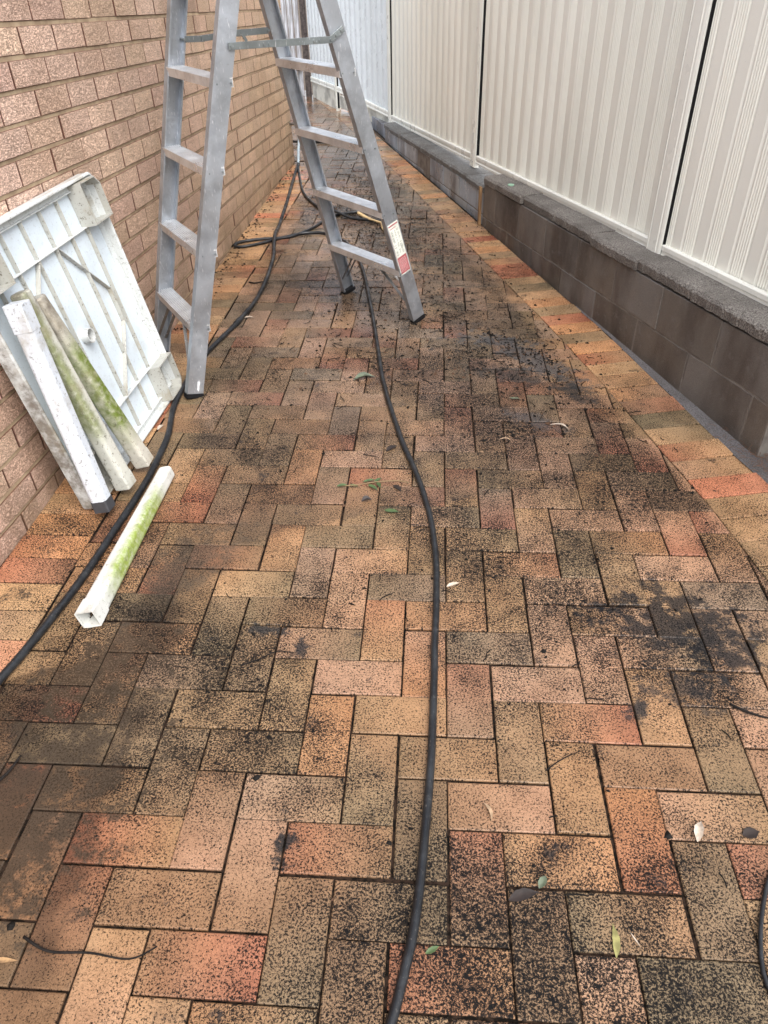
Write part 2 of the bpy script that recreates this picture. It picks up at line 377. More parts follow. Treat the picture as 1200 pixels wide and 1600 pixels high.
U = .116
TAN, ORA, PNK, OLV, RED, BRN, GRY = (.295, .185, .098), (.35, .172, .078), (.345, .215, .148), (.15, .115, .068), (.29, .10, .060), (.18, .105, .058), (.18, .142, .110)
def brick_col(cx, cy, along, clean=0.0):
    r = random.random(); left = cx < -.45 and cy < 1.8
    if clean: pal = [(TAN, .44), (ORA, .24), (OLV, .2), (RED, .08), (BRN, .04)]
    elif left: pal = [(TAN, .38), (ORA, .14), (OLV, .20), (BRN, .28)]
    elif cy < .25: pal = [(TAN, .44), (OLV, .18), (BRN, .20), (ORA, .14), (PNK, .04)]
    elif cy > 2.6: pal = [(PNK, .26), (GRY, .30), (BRN, .18), (TAN, .2), (OLV, .06)]
    else: pal = [(PNK, .36), (TAN, .36), (ORA, .08), (GRY, .10), (OLV, .10)]
    c = pal[0][0]
    for p, w in pal:
        if r < w: c = p; break
        r -= w
    c = lerp(c, (.275, .172, .100), random.uniform(.2, .6) if clean else random.uniform(.3, .7)); f = random.uniform(.90, 1.16)*1.07; f *= 1.42 if clean else (.80 if cy < .2 else .9 if cy < .7 else 1)  # near pavers coloured darker to carry the shade on the near ground
    c = tuple(v*f for v in c)
    e = random.random(); c2 = c
    if e < .20: c2 = lerp(c, RED, random.uniform(.3, .8))
    elif e < .5: c2 = lerp(c, OLV, random.uniform(.3, .8))
    elif e < .66: c2 = lerp(c, PNK, .6)
    sgn = random.choice((-1, 1)); L = .11
    def fn(x, y):
        t = ((x-cx)*along[0]+(y-cy)*along[1])*sgn/L; t = max(0, min(1, t*.7+.3)); return lerp(c, c2, t*t)
    return fn
def tl(): return (random.gauss(0, .006), random.gauss(0, .006))
# curve where the herringbone meets the right-hand border course
RB = [(1.10, -1.5), (1.045, -.4), (1.0, .3), (.955, .813), (.895, 1.174), (.815, 1.531), (.706, 2.014), (.535, 2.698), (.256, 3.701), (-.214, 5.399), (-.75, 7.3), (-1.45, 9.6), (-1.95, 11.2)]
LBX = -1.166
def clipped(P, left=True):
    for i in range(len(RB)-1):
        a, b = RB[i], RB[i+1]
        ymid = sum(p[1] for p in P)/max(1, len(P))
        if ymid < a[1]-.4 or ymid > b[1]+.4: continue
        dx, dy = b[0]-a[0], b[1]-a[1]; L = math.hypot(dx, dy); n = (dy/L, -dx/L)
        P = halfclip(P, n, n[0]*a[0]+n[1]*a[1]-.0015)
        if len(P) < 3: return []
    if left and sum(p[1] for p in P)/len(P) < 6.6: P = halfclip(P, (-1, 0), -LBX-.0015)
    return P
bm, cl = newbm(); O0 = Vector((0, 0, 0)); g = .0023
for i in range(-30, 16):
    for j in range(-14, 97):
        s = (i+j) % 4
        if s == 0: x0, y0, w, h, al = i*U, j*U, 2*U, U, (1, 0)
        elif s == 2: x0, y0, w, h, al = i*U, j*U, U, 2*U, (0, 1)
        else: continue
        if x0 < -3.6 or (y0 < 6.5 and x0+w < LBX): continue
        jx, jy = random.gauss(0, .0011), random.gauss(0, .0011); gg = g+random.uniform(-.0006, .0008)
        P = [(x0+gg+jx, y0+gg+jy), (x0+w-gg+jx, y0+gg+jy), (x0+w-gg+jx, y0+h-gg+jy), (x0+gg+jx, y0+h-gg+jy)]
        P = clipped(P)
        if len(P) < 3: continue
        slab(bm, cl, P, O0, X3, Y3, Z3, random.gauss(0, .0011), .0022, .028, brick_col(x0+w/2, y0+h/2, al), tl())
# left border course, laid square to the wall
y = -1.6
while y < 6.55:
    w = .1165; P = [(-1.398, y+g), (LBX-g, y+g), (LBX-g, y+w-g), (-1.398, y+w-g)]
    slab(bm, cl, P, O0, X3, Y3, Z3, random.gauss(0, .0014), .0024, .028, brick_col(-1.28, y+w/2, (1, 0), 1), tl()); y += w
# right border course, turned with the wall
def along(poly, step):
    out = []; k = 0; acc = 0
    for i in range(len(poly)-1):
        a, b = Vector(poly[i]), Vector(poly[i+1]); L = (b-a).length; d = (b-a)/L; t = (-acc) % step if i else 0
        while t < L: out.append(a+d*t); t += step
        acc = (acc+L) % step
    return out
def rb_at(yv):
    for a, b in zip(RB, RB[1:]):
        if a[1] <= yv <= b[1]:
            t = (yv-a[1])/(b[1]-a[1]); return Vector((a[0]+(b[0]-a[0])*t, yv))
    return Vector(RB[-1])
bl = []; y = -1.45
while y < 11:
    p = rb_at(y); q = rb_at(min(y+.05, 11.1)); d = (q-p).normalized(); q2 = rb_at(max(-1.5, y-.35)); q3 = rb_at(min(11.1, y+.35)); dn = (q3-q2).normalized()
    bl.append((p, Vector((dn.y, -dn.x)))); y += .117*d.y
def stripw(y): return .052 if y < 1.5 else (max(.004, .052-.048*(y-1.5)/1.1))
def bwid(p, n):
    SA2, SN2 = Vector((1.112, 1.562)), Vector((.9607, .2775)); dd = (SA2-p).dot(SN2)/n.dot(SN2)
    return max(.19, min(.262, dd-stripw(p.y)))
for (p, n), (q, m_) in zip(bl, bl[1:]):
    e = (q-p).normalized()*g; wd = bwid(p, n)
    P = [tuple(p+n*g+e), tuple(p+n*wd+e), tuple(q+m_*wd-e), tuple(q+m_*g-e)]
    c = (p+q)/2+n*.11
    slab(bm, cl, P, O0, X3, Y3, Z3, random.gauss(0, .0014), .0024, .028, brick_col(c.x, c.y, tuple(n), 1), tl())
tag(obj('brick_paving', bm, MP), kind='structure')
# mortar strip between border and block wall
bm = bmesh.new(); SA = Vector((1.112, 1.562, 0)); SD = Vector((-.2775, .9607, 0)).normalized(); SN = Vector((SD.y, -SD.x, 0))
def FP(s, off, z): return SA+SD*s+SN*off+Z3*z
A = []; Bq = []
for k in range(0, 42):
    yy = -1.2+k*.1; p = rb_at(yy)
    n = (rb_at(yy+.3)-rb_at(max(-1.5, yy-.3))).normalized(); n = Vector((n.y, -n.x)); a = Vector((*(p+n*(bwid(p, n)-.003)), 0))
    s = (a-SA).dot(SD); a.z = .001+.004*noise.noise(Vector((yy*9, 1, 1))); b = FP(s, .01 if s > -.15 else .2, .016)
    A.append(bm.verts.new(a+Vector((.006*noise.noise(Vector((yy*14, 4, 0))), 0, 0)))); Bq.append(bm.verts.new(b if (b-a).dot(SN) > 0 else a+SN*.01))
for k in range(len(A)-1): bm.faces.new((A[k], Bq[k], Bq[k+1], A[k+1]))
fixn(bm); tag(obj('mortar_strip', bm, mat_aggregate('strip_concrete', (.11, .10, .10), (.20, .19, .19))), kind='structure')

# ------------------------------------------------------------------ left brick wall
WX = -1.40; CY = 6.6
def course_z(j, y): return 1.431-.036*y-(.0868+.00115*y)*j
wall = empty('brick_wall', (WX, 2.5, 0), 'long textured pinkish tan brick house wall along the left of the path', 'wall')
bm, cl = newbm()
WO = Vector((WX, 0, 0)); wx, wy, wN = Vector((0, 1, 0)), Z3, X3
BL = .2527
WP = [(.80, .57, .47), (.77, .535, .44), (.80, .575, .45), (.73, .50, .385), (.79, .52, .445), (.80, .585, .43)]
for j in range(-11, 18):
    st = 2.0 if j % 2 == 0 else 1.872
    st += random.uniform(-.006, .006); k = int(math.floor((-1.8-st)/BL)); yy = st+k*BL
    while yy < CY:
        a, b = yy+.0034, min(yy+BL-.0034, CY)+random.uniform(-.001, .001)
        if b-a > .03:
            rnd = random.uniform(-.0015, .0015)
            # course line j is the underside of the bricks; the bed joint lies below it
            z0a, z0b = course_z(j, a)+rnd, course_z(j, b)+rnd
            ta, tb = course_z(j-1, a)-.0125, course_z(j-1, b)-.0125
            P = [(a, z0a), (b, z0b), (b, tb), (a, ta)]
            P = halfclip(P, (0, -1), .02)
            if len(P) > 2:
                c0 = lerp(random.choice(WP), WP[0], .4); far = min(1, max(0, (a-1)/5)); c0 = lerp(c0, (.77, .57, .36), .05+far*.6)
                f = random.uniform(.9, 1.08); c0 = tuple(v*f for v in c0)
                P = [(-p[0], p[1]) for p in P][::-1] if False else P
                slab(bm, cl, P, WO, wx, wy, wN, random.gauss(0, .0012), .0022, .05, lambda x, y, c=c0: c, (random.gauss(0, .004), random.gauss(0, .006)), side=(.17, .075, .055))  # darker edge colour paints shade into the joints
        yy += BL
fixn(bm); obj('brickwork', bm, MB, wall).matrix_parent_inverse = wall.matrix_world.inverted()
for o in (wall,): bpy.context.view_layer.update()
wall.children[0].matrix_parent_inverse = Matrix.Translation(wall.location).inverted()
def child(o, p):
    o.parent = p; o.matrix_parent_inverse = Matrix.Translation(p.location).inverted(); return o
bm = bmesh.new(); bx(bm, WX-.25, WX-.046, -1.8, CY-.004, -.03, 2.45); child(obj('backing', bm, mat_mortar('joint_shadow_mortar', (.10, .045, .03), (.06, .03, .022))), wall)
bm = bmesh.new()
for j in range(-12, 18):
    prev = None
    for k in range(43):
        yv = -1.8+(CY-.006+1.8)*k/42; zt = course_z(j, yv)+.0012; zb_ = course_z(j, yv)-.0142
        dd = .0042+.0012*noise.noise(Vector((yv*7, j*3.1, 0)))
        if zt < .0: prev = None; continue
        cur = [bm.verts.new(p) for p in ((WX-dd, yv, max(zb_, -.01)), (WX-dd, yv, zt), (WX-.05, yv, zt), (WX-.05, yv, max(zb_, -.01)))]
        if prev:
            for q in range(4): bm.faces.new((prev[q], prev[(q+1) % 4], cur[(q+1) % 4], cur[q]))
        else: bm.faces.new(cur)
        prev = cur
    if prev: bm.faces.new(prev[::-1])
fixn(bm)
child(obj('mortar', bm, MM), wall)

# ------------------------------------------------------------------ right block walls
def capz(s): return .455-.042*s if s < 3.035 else .345-.029*s
def build_blocks(name, s0, s1, tops, mid, joints_u, joints_l, mat, mort, thick, label, lowstart=None, front=0.0):
    root = empty(name, FP((s0+s1)/2, .1, 0), label, 'wall')
    bm, cl = newbm(); O = FP(0, front, 0); X = -SD; Y = Z3; N = -SN
    gj = .004
    def row(js, zlo, zhi, a0):
        js = [a0]+[q for q in js if a0+.03 < q < s1-.03]+[s1]
        for a, b in zip(js, js[1:]):
            a2, b2 = a+gj, b-gj
            P = [(-b2, zlo(b2)), (-a2, zlo(a2)), (-a2, zhi(a2)), (-b2, zhi(b2))]
            v = random.uniform(.8, 1.2); w = random.uniform(-.006, .006)
            c0 = (.125*v+w, .113*v, .101*v-w)
            slab(bm, cl, P, O, X, Y, N, random.gauss(0, .001), .002, thick, lambda x, y, c=c0: c, (random.gauss(0, .003), 0))
    row(joints_u, lambda s: mid(s)+gj, lambda s: tops(s)-.002, s0)
    row(joints_l, lambda s: -.02, lambda s: mid(s)-gj, lowstart if lowstart is not None else s0)
    fixn(bm); child(obj('blockwork', bm, mat), root)
    bm = bmesh.new(); n = 12; sv = lowstart if lowstart is not None else s0
    ring = []
    for k in range(n+1):
        s = sv+(s1-sv)*k/n; zt = tops(s)-.006
        ring.append([bm.verts.new(FP(s, front+.0018, -.02)), bm.verts.new(FP(s, front+.0018, zt)), bm.verts.new(FP(s, front+thick-.01, zt)), bm.verts.new(FP(s, front+thick-.01, -.02))])
    for a, b in zip(ring, ring[1:]):
        for q in range(4): bm.faces.new((a[q], a[(q+1) % 4], b[(q+1) % 4], b[q]))
    bm.faces.new(ring[0]); bm.faces.new(ring[-1]); fixn(bm); child(obj('mortar', bm, mort), root)
    return root
def build_cap(root, s0, s1, step, top, th, mat, seed, depth=.22, ov=.012):
    bm = bmesh.new(); rnd = random.Random(seed); s = s0
    while s < s1-.02:
        e = min(s+step*rnd.uniform(.92, 1.08), s1); o = rnd.uniform(-.008, .012)+ov; dz = rnd.uniform(-.004, .004); n = max(4, int((e-s)/.009)); rows = []
        for k in range(n+1):
            t = s+.002+(e-s-.004)*k/n; z = top(t)+dz
            q = lambda a, b: noise.noise(Vector((t*a, b, seed)))
            chip = .006*q(16, 3)+.004*q(70, 5)+.003*q(150, 8)
            end = .012 if k in (0, n) else 0
            rows.append([FP(t, 0.01, z-th+.001), FP(t, -o+chip*.8+.004+end, z-th+.004*q(30, 9)), FP(t, -o+chip+end, z-.014+.006*q(40, 2)), FP(t, -o+.011+chip*.6+end, z-.001+.003*q(60, 1)-end*.3),
                FP(t, .05, z+.003*q(50, 4)), FP(t, .10, z+.003*q(45, 6)), FP(t, .15, z+.002*q(45, 7)), FP(t, depth, z), FP(t, depth, z-th)])
        V = [[bm.verts.new(p) for p in r] for r in rows]
        for a, b in zip(V, V[1:]):
            for i in range(len(a)-1): bm.faces.new((a[i], a[i+1], b[i+1], b[i]))
        bm.faces.new(V[0]); bm.faces.new(V[-1]); s = e
    fixn(bm); child(obj('capping', bm, mat, smooth=False), root)
bw = build_blocks('block_wall', -.45, 3.02, lambda s: capz(s)-.055, lambda s: .213-.050*s, [-.13+.415*k for k in range(-1, 9)], [.02+.418*k for k in range(-1, 9)], MBLK, MBM, .19,
    'dark damp concrete block wall under the two nearest fence panels, with a rough grey capping', lowstart=-.09)
# bring the near upper course down to daylight-free soil beyond its broken lower corner
build_cap(bw, -.45, 3.02, .46, capz, .050, MAGG, 5, ov=.003)
bw2 = build_blocks('block_wall', 3.035, 6.2, lambda s: capz(s)-.045, lambda s: .066-.022*(s-3), [3.2+.41*k for k in range(9)], [3.0+.41*k for k in range(9)], MBLK2, MBM, .17,
    'wet bluish grey block wall farther along the path, lower than the dark one', front=.012)
build_cap(bw2, 3.035, 6.2, .40, capz, .045, MAGG2, 9, .20, .0)
# lower blocks past the end of the wet wall
bm, cl = newbm()
for k in range(6):
    s0 = 6.215+.41*k; v = random.uniform(.9, 1.15)
    slab(bm, cl, [(-s0-.405, -.02), (-s0, -.02), (-s0, .105), (-s0-.405, .105)], FP(0, .06, 0), -SD, Z3, -SN, 0, .003, .1, lambda x, y, v=v: (.10*v, .09*v, .085*v))
fixn(bm); tag(obj('low_block_kerb', bm, MBLK2), 'low row of bluish grey blocks at the foot of the farthest fence', 'kerb')

# timber wedge
def board(name, P0, ax, L, w, t, wdir, mat, label, cat):
    bm = bmesh.new(); ax = ax.normalized(); wdir = (wdir-ax*wdir.dot(ax)).normalized(); td = ax.cross(wdir)
    quadbox(bm, Vector((0, 0, 0)), ax*L/2, wdir*w/2, td*t/2); bevel(bm, min(w, t)*.12)
    for v in bm.verts: v.co += Vector([noise.noise(v.co*60+Vector((k*7, 0, 0)))*.0012 for k in range(3)])
    o = obj(name, bm, mat); o.location = P0+ax*L/2; return tag(o, label, cat)
mw = M('pale_timber', .7); MWOOD = mw.fin(mw.mix(mw.ramp(mw.noise(40, 3, .6, mw.map(sc=(1, 1, .12))), .35, .65), (.36, .22, .10), (.16, .09, .045)), None, mw.bump(mw.noise(160, 3, .6, mw.map(sc=(1, 1, .1))), .5, .001))
board('timber_offcut', FP(3.03, -.018, 0.002), Vector((0, 0, 1))+SD*.03, .25, .03, .017, SD, MWOOD, 'short pale timber offcut standing upright against the block wall joint', 'timber')

# ------------------------------------------------------------------ fence
FO = .15
def railz(s): return .442-.046*s if s < 6.5 else .143+.0*s
SF = empty('steel_fence', FP(3, .15, .4), 'cream ribbed steel fence along the whole right side, standing on the block walls', 'fence')
def fence_panel(s0, s1, label, z_of, P=FP, off=FO, h=1.75, mate=MF):
    L = s1-s0
    prof = [(0, 0)]; x = 0; per = .166
    # one bay: a flat, a small step, then five fine ribs
    while x < L-.02:
        for dx, dz in ((.004, 0), (.014, .0048), (.076, .0048), (.086, 0)):
            prof.append((x+dx, dz))
        q = x+.092
        for r in range(5):
            prof += [(q, 0), (q+.0035, .0050), (q+.0065, .0050), (q+.010, 0)]; q += .0146
        x += per
    prof = [p for p in prof if p[0] <= L]; prof.append((L, 0))
    def bow(t): return .004*math.sin(t*5+s0)
    bm = bmesh.new(); a = []
    for px, pz in prof:
        s = s0+px; z0 = z_of(s)+.02
        a.append((bm.verts.new(P(s, off-pz+bow(px), z0)), bm.verts.new(P(s, off-pz+bow(px+1), z0+h/2)), bm.verts.new(P(s, off-pz+bow(px), z0+h)), bm.verts.new(P(s, off-pz+.004+bow(px), z0+h)), bm.verts.new(P(s, off-pz+.004+bow(px), z0))))
    for u, v in zip(a, a[1:]):
        for k in range(5): bm.faces.new((u[k], u[(k+1) % 5], v[(k+1) % 5], v[k]))
    fixn(bm); root = child(obj('fence_sheet', bm, mate), SF); root['label'] = label
    for nm, zz in (('bottom_rail', 0), ('top_rail', h)):
        bm = bmesh.new()
        cs = [(-.001, 0), (-.020, 0), (-.020, .012), (-.016, .016), (-.016, .030), (-.020, .034), (-.020, .052), (-.015, .057), (-.001, .057)]
        r1 = [bm.verts.new(P(s0+.002, off+o-.0045, z_of(s0)+zz+z)) for o, z in cs]; r2 = [bm.verts.new(P(s1-.002, off+o-.0045, z_of(s1)+zz+z)) for o, z in cs]
        for k in range(len(cs)): bm.faces.new((r1[k], r1[(k+1) % len(cs)], r2[(k+1) % len(cs)], r2[k]))
        bm.faces.new(r1); bm.faces.new(r2); fixn(bm); child(obj(nm, bm, MFR), root)
    return root
def fence_post(s, label, zb, P=FP, off=FO, h=1.9, w=.115):
    bm = bmesh.new()   # ribbed channel: the near lip stands clear of the next sheet and leaves a dark gap
    cs = [(-w/2, .0), (-w/2, -.028), (-w/2+.012, -.032), (-w/2+.016, -.029), (-w/2+.026, -.029), (-w/2+.030, -.033), (w/2-.030, -.033), (w/2-.026, -.029), (w/2-.016, -.029), (w/2-.012, -.032), (w/2, -.028), (w/2, .0)]
    r1 = [bm.verts.new(P(s+a, off+o, zb)) for a, o in cs]; r2 = [bm.verts.new(P(s+a, off+o, zb+h)) for a, o in cs]
    for k in range(len(cs)): bm.faces.new((r1[k], r1[(k+1) % len(cs)], r2[(k+1) % len(cs)], r2[k]))
    bm.faces.new(r1); bm.faces.new(r2); fixn(bm); root = child(obj('fence_post', bm, MFR), SF); root['label'] = label
    bm = bmesh.new()
    c = P(s-w/2-.004, off-.008, zb+h/2+.01); quadbox(bm, c, (P(1, 0, 0)-P(0, 0, 0))*.0035, (P(0, 1, 0)-P(0, 0, 0))*.012, Z3*(h/2-.03)); child(obj('gap_shade_strip', bm, MRUB), root)  # black strip stands in for the shadow gap beside the lip
    for dz in (.035,):
        for da in (-.018, .02):
            bm = bmesh.new(); c = P(s+da, off-.034, zb+dz); tube(bm, [c, c+(P(0, -1, 0)-P(0, 0, 0))*.003], .0035, 8); child(obj('rivet', bm, MST), root)
    return root
fence_panel(-1.64, .98, 'cream ribbed steel fence panel cut off by the right edge of the picture', railz)
fence_panel(1.10, 3.59, 'cream ribbed steel fence panel above the step where the dark wall meets the wet one', railz)
fence_panel(3.71, 6.39, 'cream ribbed steel fence panel above the wet bluish wall', railz)
fence_post(1.04, 'nearest cream fence post, standing on the dark block wall', railz(1.04)-.025)
fence_post(3.65, 'cream fence post over the step in the block wall', railz(3.65)-.025)
fence_post(6.45, 'cream fence post over the far end of the wet block wall', railz(6.45)-.03)
# far fence turns slightly
FA = Vector((-.505, 7.60, 0)); FB = Vector((-1.30, 9.50, 0)); FC = Vector((-1.80, 10.72, 0))
def mkP(A, B):
    d = (B-A).normalized(); n = Vector((d.y, -d.x, 0)); return (lambda s, off, z: A+d*s+n*off+Z3*z), (B-A).length
P1, L1 = mkP(FP(6.49, FO, 0), FB); P2, L2 = mkP(FB, FC)
MFB = mat_fence('pale_steel', (.70, .75, .77), .25)
fence_panel(0, L1-.03, 'pale ribbed steel fence panel above the white plinth, seen through the ladder', lambda s: .165+.05*s/L1, P1, 0, 1.75, MFB)
fence_panel(.03, L2, 'farthest pale ribbed steel fence panel beside the grey paling boards', lambda s: .215-.02*s, P2, 0, 1.75, MFB)
fence_post(L1, 'farthest cream fence post, standing in the paving', -.01, P1, 0, 2.0, .05)
MPL = mat_aggregate('plinth', (.66, .64, .54), (.80, .78, .70))
def plinth(P, s0, s1, z0, z1, label, th=.05):
    bm = bmesh.new(); c = (P(s0, .02, (z0+z1)/2)+P(s1, .02, (z0+z1)/2))/2; d = P(1, 0, 0)-P(0, 0, 0); n = P(0, 1, 0)-P(0, 0, 0)
    quadbox(bm, c, d*(s1-s0)/2, n*th/2, Z3*(z1-z0)/2); bevel(bm, .004); return tag(obj('concrete_plinth', bm, MPL), label, 'plinth')
plinth(P1, .0, L1-.06, .04, .172, 'white concrete plinth under the pale fence, over the low blocks')
plinth(P2, .06, L2, -.02, .20, 'cream concrete plinth with a stain, next to the paling boards')

# ------------------------------------------------------------------ palings at the far end
mg = M('weathered_board', .85); gv = mg.map(sc=(1, 1, .06))
gc = mg.mix(mg.ramp(mg.noise(70, 4, .65, gv), .35, .66), (.66, .68, .72), (.24, .23, .23)); gc = mg.mix(mg.ramp(mg.noise(9, 4, .7, mg.map(sc=(1, 1, .15))), .55, .7, 0, .7), gc, (.16, .14, .13))
MGREY = mg.fin(gc, None, mg.bump(mg.noise(120, 3, .6, gv), .6, .002))
pf = empty('paling_fence', (-2.2, 11.0, 0), 'weathered grey white timber paling fence closing the far end of the path', 'fence')
pa = Vector((-1.93, 10.80, 0)); pd = Vector((-.86, .51, 0)).normalized(); pn = Vector((pd.y, -pd.x, 0))
MDK = mat_plain('dark_timber', (.075, .06, .055), .8, 0, .5, 30, .6, .003)
for k in range(16):
    w = .088+random.uniform(-.01, .006); c = pa+pd*(.05+k*.104)+Z3*(.93+random.uniform(-.01, .01)); bm = bmesh.new()
    quadbox(bm, Vector((0, 0, 0)), pd*w/2, pn*.009, Z3*.92); bevel(bm, .002)
    o = obj('paling', bm, MGREY); o.location = c+pn*random.uniform(-.006, .006); child(o, pf)
for z in (.35, 1.5):
    bm = bmesh.new(); quadbox(bm, pa+pd*.85-pn*.05+Z3*z, pd*.85, pn*.02, Z3*.04); child(obj('rail', bm, MDK), pf)
bm = bmesh.new(); quadbox(bm, Vector((-1.865, 10.74, .98)), Vector((.035, 0, 0)), Vector((0, .035, 0)), Z3*1.0); bevel(bm, .005)
for v in bm.verts: v.co.x += .01*noise.noise(v.co*4)
tag(obj('timber_post', bm, MDK), 'dark rough timber post between the palings and the farthest fence panel', 'post')

MBRC = mat_alu('dull_brace', (.26, .26, .26), .5)
# ------------------------------------------------------------------ ladder
LN, RN = Vector((-1.077, 1.905, 0)), Vector((-.122, 2.762, 0)); LF, RF = Vector((-1.368, 2.336, 0)), Vector((-.545, 3.186, 0))
DN = (RN-LN).normalized(); DF = (RF-LF).normalized(); DA = ((DN+DF)/2).normalized()
LNt = Vector((-.773, 2.178, 1.396)); RNt = Vector((-.466, 2.453, 1.38)); LFt = Vector((-1.095, 2.619, 1.387)); RFt = Vector((-.795, 2.929, 1.37))
lad = empty('step_ladder', ((LN+RN+LF+RF)/4), 'open grey aluminium double sided step ladder straddling the hoses', 'ladder')
ZT = 1.98
def atz(b, t, z): return b+(t-b)*(z/t.z)
rails = {}
for key, b, t, inw in (('LN', LN, LNt, LF-LN), ('RN', RN, RNt, RF-RN), ('LF', LF, LFt, LN-LF), ('RF', RF, RFt, RN-RF)):
    ax = (t-b).normalized(); d = DN if key[1] == 'N' else DF; nrm = Vector((d.y, -d.x, 0))
    if nrm.dot(inw) < 0: nrm = -nrm
    wd = (d-ax*d.dot(ax)).normalized(); nrm = (nrm-ax*nrm.dot(ax)).normalized(); rails[key] = (b, t, ax, wd, nrm)
    top = atz(b, t, ZT); bot = atz(b, t, .012); c = (top+bot)/2; L = (top-bot).length/2; hw = .037
    bm = bmesh.new(); th = .0015
    cs = [(-hw, 0), (hw, 0), (hw, .028), (hw-.007, .028), (hw-.007, .0255), (hw-.0028, .0255), (hw-.0028, .003), (-hw+.0028, .003), (-hw+.0028, .0255), (-hw+.007, .0255), (-hw+.007, .028), (-hw, .028)]
    r1 = [bm.verts.new(bot+wd*a+nrm*n) for a, n in cs]; r2 = [bm.verts.new(top+wd*a+nrm*n) for a, n in cs]
    for k in range(len(cs)): bm.faces.new((r1[k], r1[(k+1) % len(cs)], r2[(k+1) % len(cs)], r2[k]))
    bm.faces.new(r1); bm.faces.new(r2); fixn(bm); child(obj('rail', bm, MAL), lad)
    bm = bmesh.new(); quadbox(bm, atz(b, t, .011)+nrm*.014, wd*(hw+.003), nrm*.018, ax*.011); bevel(bm, .003); child(obj('rubber_foot', bm, MRUB), lad)
def tread(kn, kf, z):
    n0 = atz(rails[kn][0], rails[kn][1], z)+rails[kn][4]*.003; f0 = atz(rails[kf][0], rails[kf][1], z)+rails[kf][4]*.003
    L = (f0-n0); ax = L.normalized(); c = (n0+f0)/2; w = DA; w = (w-ax*w.dot(ax)).normalized(); up = Z3; bm = bmesh.new()
    hd = .034
    quadbox(bm, c-up*.0045, ax*L.length/2, w*hd, up*.0015)
    for k in range(7):
        o = -.028+.056*k/6; quadbox(bm, c+w*o-up*.0015, ax*L.length/2, w*.0022, up*.0016)
    for sg in (-1, 1):
        quadbox(bm, c+w*sg*(hd+.0016)-up*.0155, ax*L.length/2, w*.0016, up*.0155)
        quadbox(bm, c+w*sg*(hd-.0055)-up*.0297, ax*L.length/2, w*.0055, up*.0013)
    child(obj('tread', bm, MALT), lad)
    for (p, s) in ((n0, -1), (f0, 1)):
        for sg in (-1, 1):
            bm = bmesh.new(); q = p+w*sg*.027-up*.017+ax*s*.002; tube(bm, [q, q+ax*s*.0045], .0035, 8); child(obj('rivet', bm, MST), lad)
    return c, ax, w
for z in (.305, .595, .885, 1.170, 1.455, 1.74): tread('LN', 'LF', z)
for z in (.292, .582, .868, 1.157, 1.447, 1.73): tread('RN', 'RF', z)
def bar(P0, P1_, w, t, wdir, name, mat, par=lad):
    ax = (P1_-P0).normalized(); wdir = (wdir-ax*wdir.dot(ax)).normalized(); td = ax.cross(wdir); bm = bmesh.new()
    quadbox(bm, (P0+P1_)/2, ax*(P1_-P0).length/2, wdir*w/2, td*t/2); bevel(bm, .0006, 1); return child(obj(name, bm, mat), par)
for kn, kf, z in (('LN', 'LF', .305), ('RN', 'RF', .292)):
    for a, b in ((kn, kf), (kf, kn)):
        ra, rb = rails[a], rails[b]; p = atz(ra[0], ra[1], .085)+ra[4]*.012; tp = atz(ra[0], ra[1], z-.034); q = tp+(atz(rb[0], rb[1], z-.034)-tp)*.30
        for sg in (-.7, .7): bar(p+ra[3]*.030*sg, q+ra[3]*.030*sg, .014, .003, ra[3], 'brace', MBRC)
# spreader bars with their angled end links
OUT = -rails['LN'][4]
def sp(P): return Vector(P)
a = sp((-.788, 2.164, 1.264))+OUT*.007; b = sp((-.470, 2.450, 1.257))+OUT*.007; c = sp((-.433, 2.483, 1.284))+OUT*.0105
bar(a-(b-a).normalized()*.012, b+(b-a).normalized()*.006, .023, .003, Z3, 'spreader_bar', MST)
bar(b-(c-b).normalized()*.012, c+(c-b).normalized()*.012, .022, .003, Z3, 'spreader_link', MST)
for p in (a, b, c, b+(c-b)*.5, a.lerp(b, .36), a.lerp(b, .31), a.lerp(b, .82), a.lerp(b, .88)):
    bm = bmesh.new(); tube(bm, [p-OUT*.004, p+OUT*.005], .0055, 10); child(obj('rivet', bm, MST), lad)
I2 = rails['LF'][4]; a = sp((-1.10, 2.613, 1.258))+I2*.034; b = sp((-.815, 2.908, 1.264))+I2*.034; m1 = a.lerp(b, .22)-Z3*.004; m2 = a.lerp(b, .66)+Z3*.004
bar(a, m1, .022, .003, Z3, 'spreader_link', MST); bar(a.lerp(b, .18)-Z3*.003+I2*.0035, m2+I2*.0035, .022, .003, Z3, 'spreader_bar', MST); bar(a.lerp(b, .6)+Z3*.002, b, .024, .003, Z3, 'spreader_link', MST)
bar(m2+I2*.0075-Z3*.004, m2+I2*.0075+DF*.018-Z3*.034, .014, .003, DF, 'hinge_tab', MST)
for p in (a, b, m1, m2): bm = bmesh.new(); tube(bm, [p-I2*.03, p+I2*.008], .0055, 10); child(obj('rivet', bm, MST), lad)
# top hinge plates (above the picture)
for kn, kf in (('LN', 'LF'), ('RN', 'RF')):
    p = atz(*rails[kn][:2], ZT-.01); q = atz(*rails[kf][:2], ZT-.01); bar(p, q, .10, .012, DA, 'top_cap', MALT)
for k1, k2 in (('LN', 'RN'), ('LF', 'RF')):
    p = atz(*rails[k1][:2], ZT-.05)-rails[k1][4]*.004; q = atz(*rails[k2][:2], ZT-.05)-rails[k1][4]*.004; bar(p, q, .05, .004, Z3, 'hinge_plate', MST)
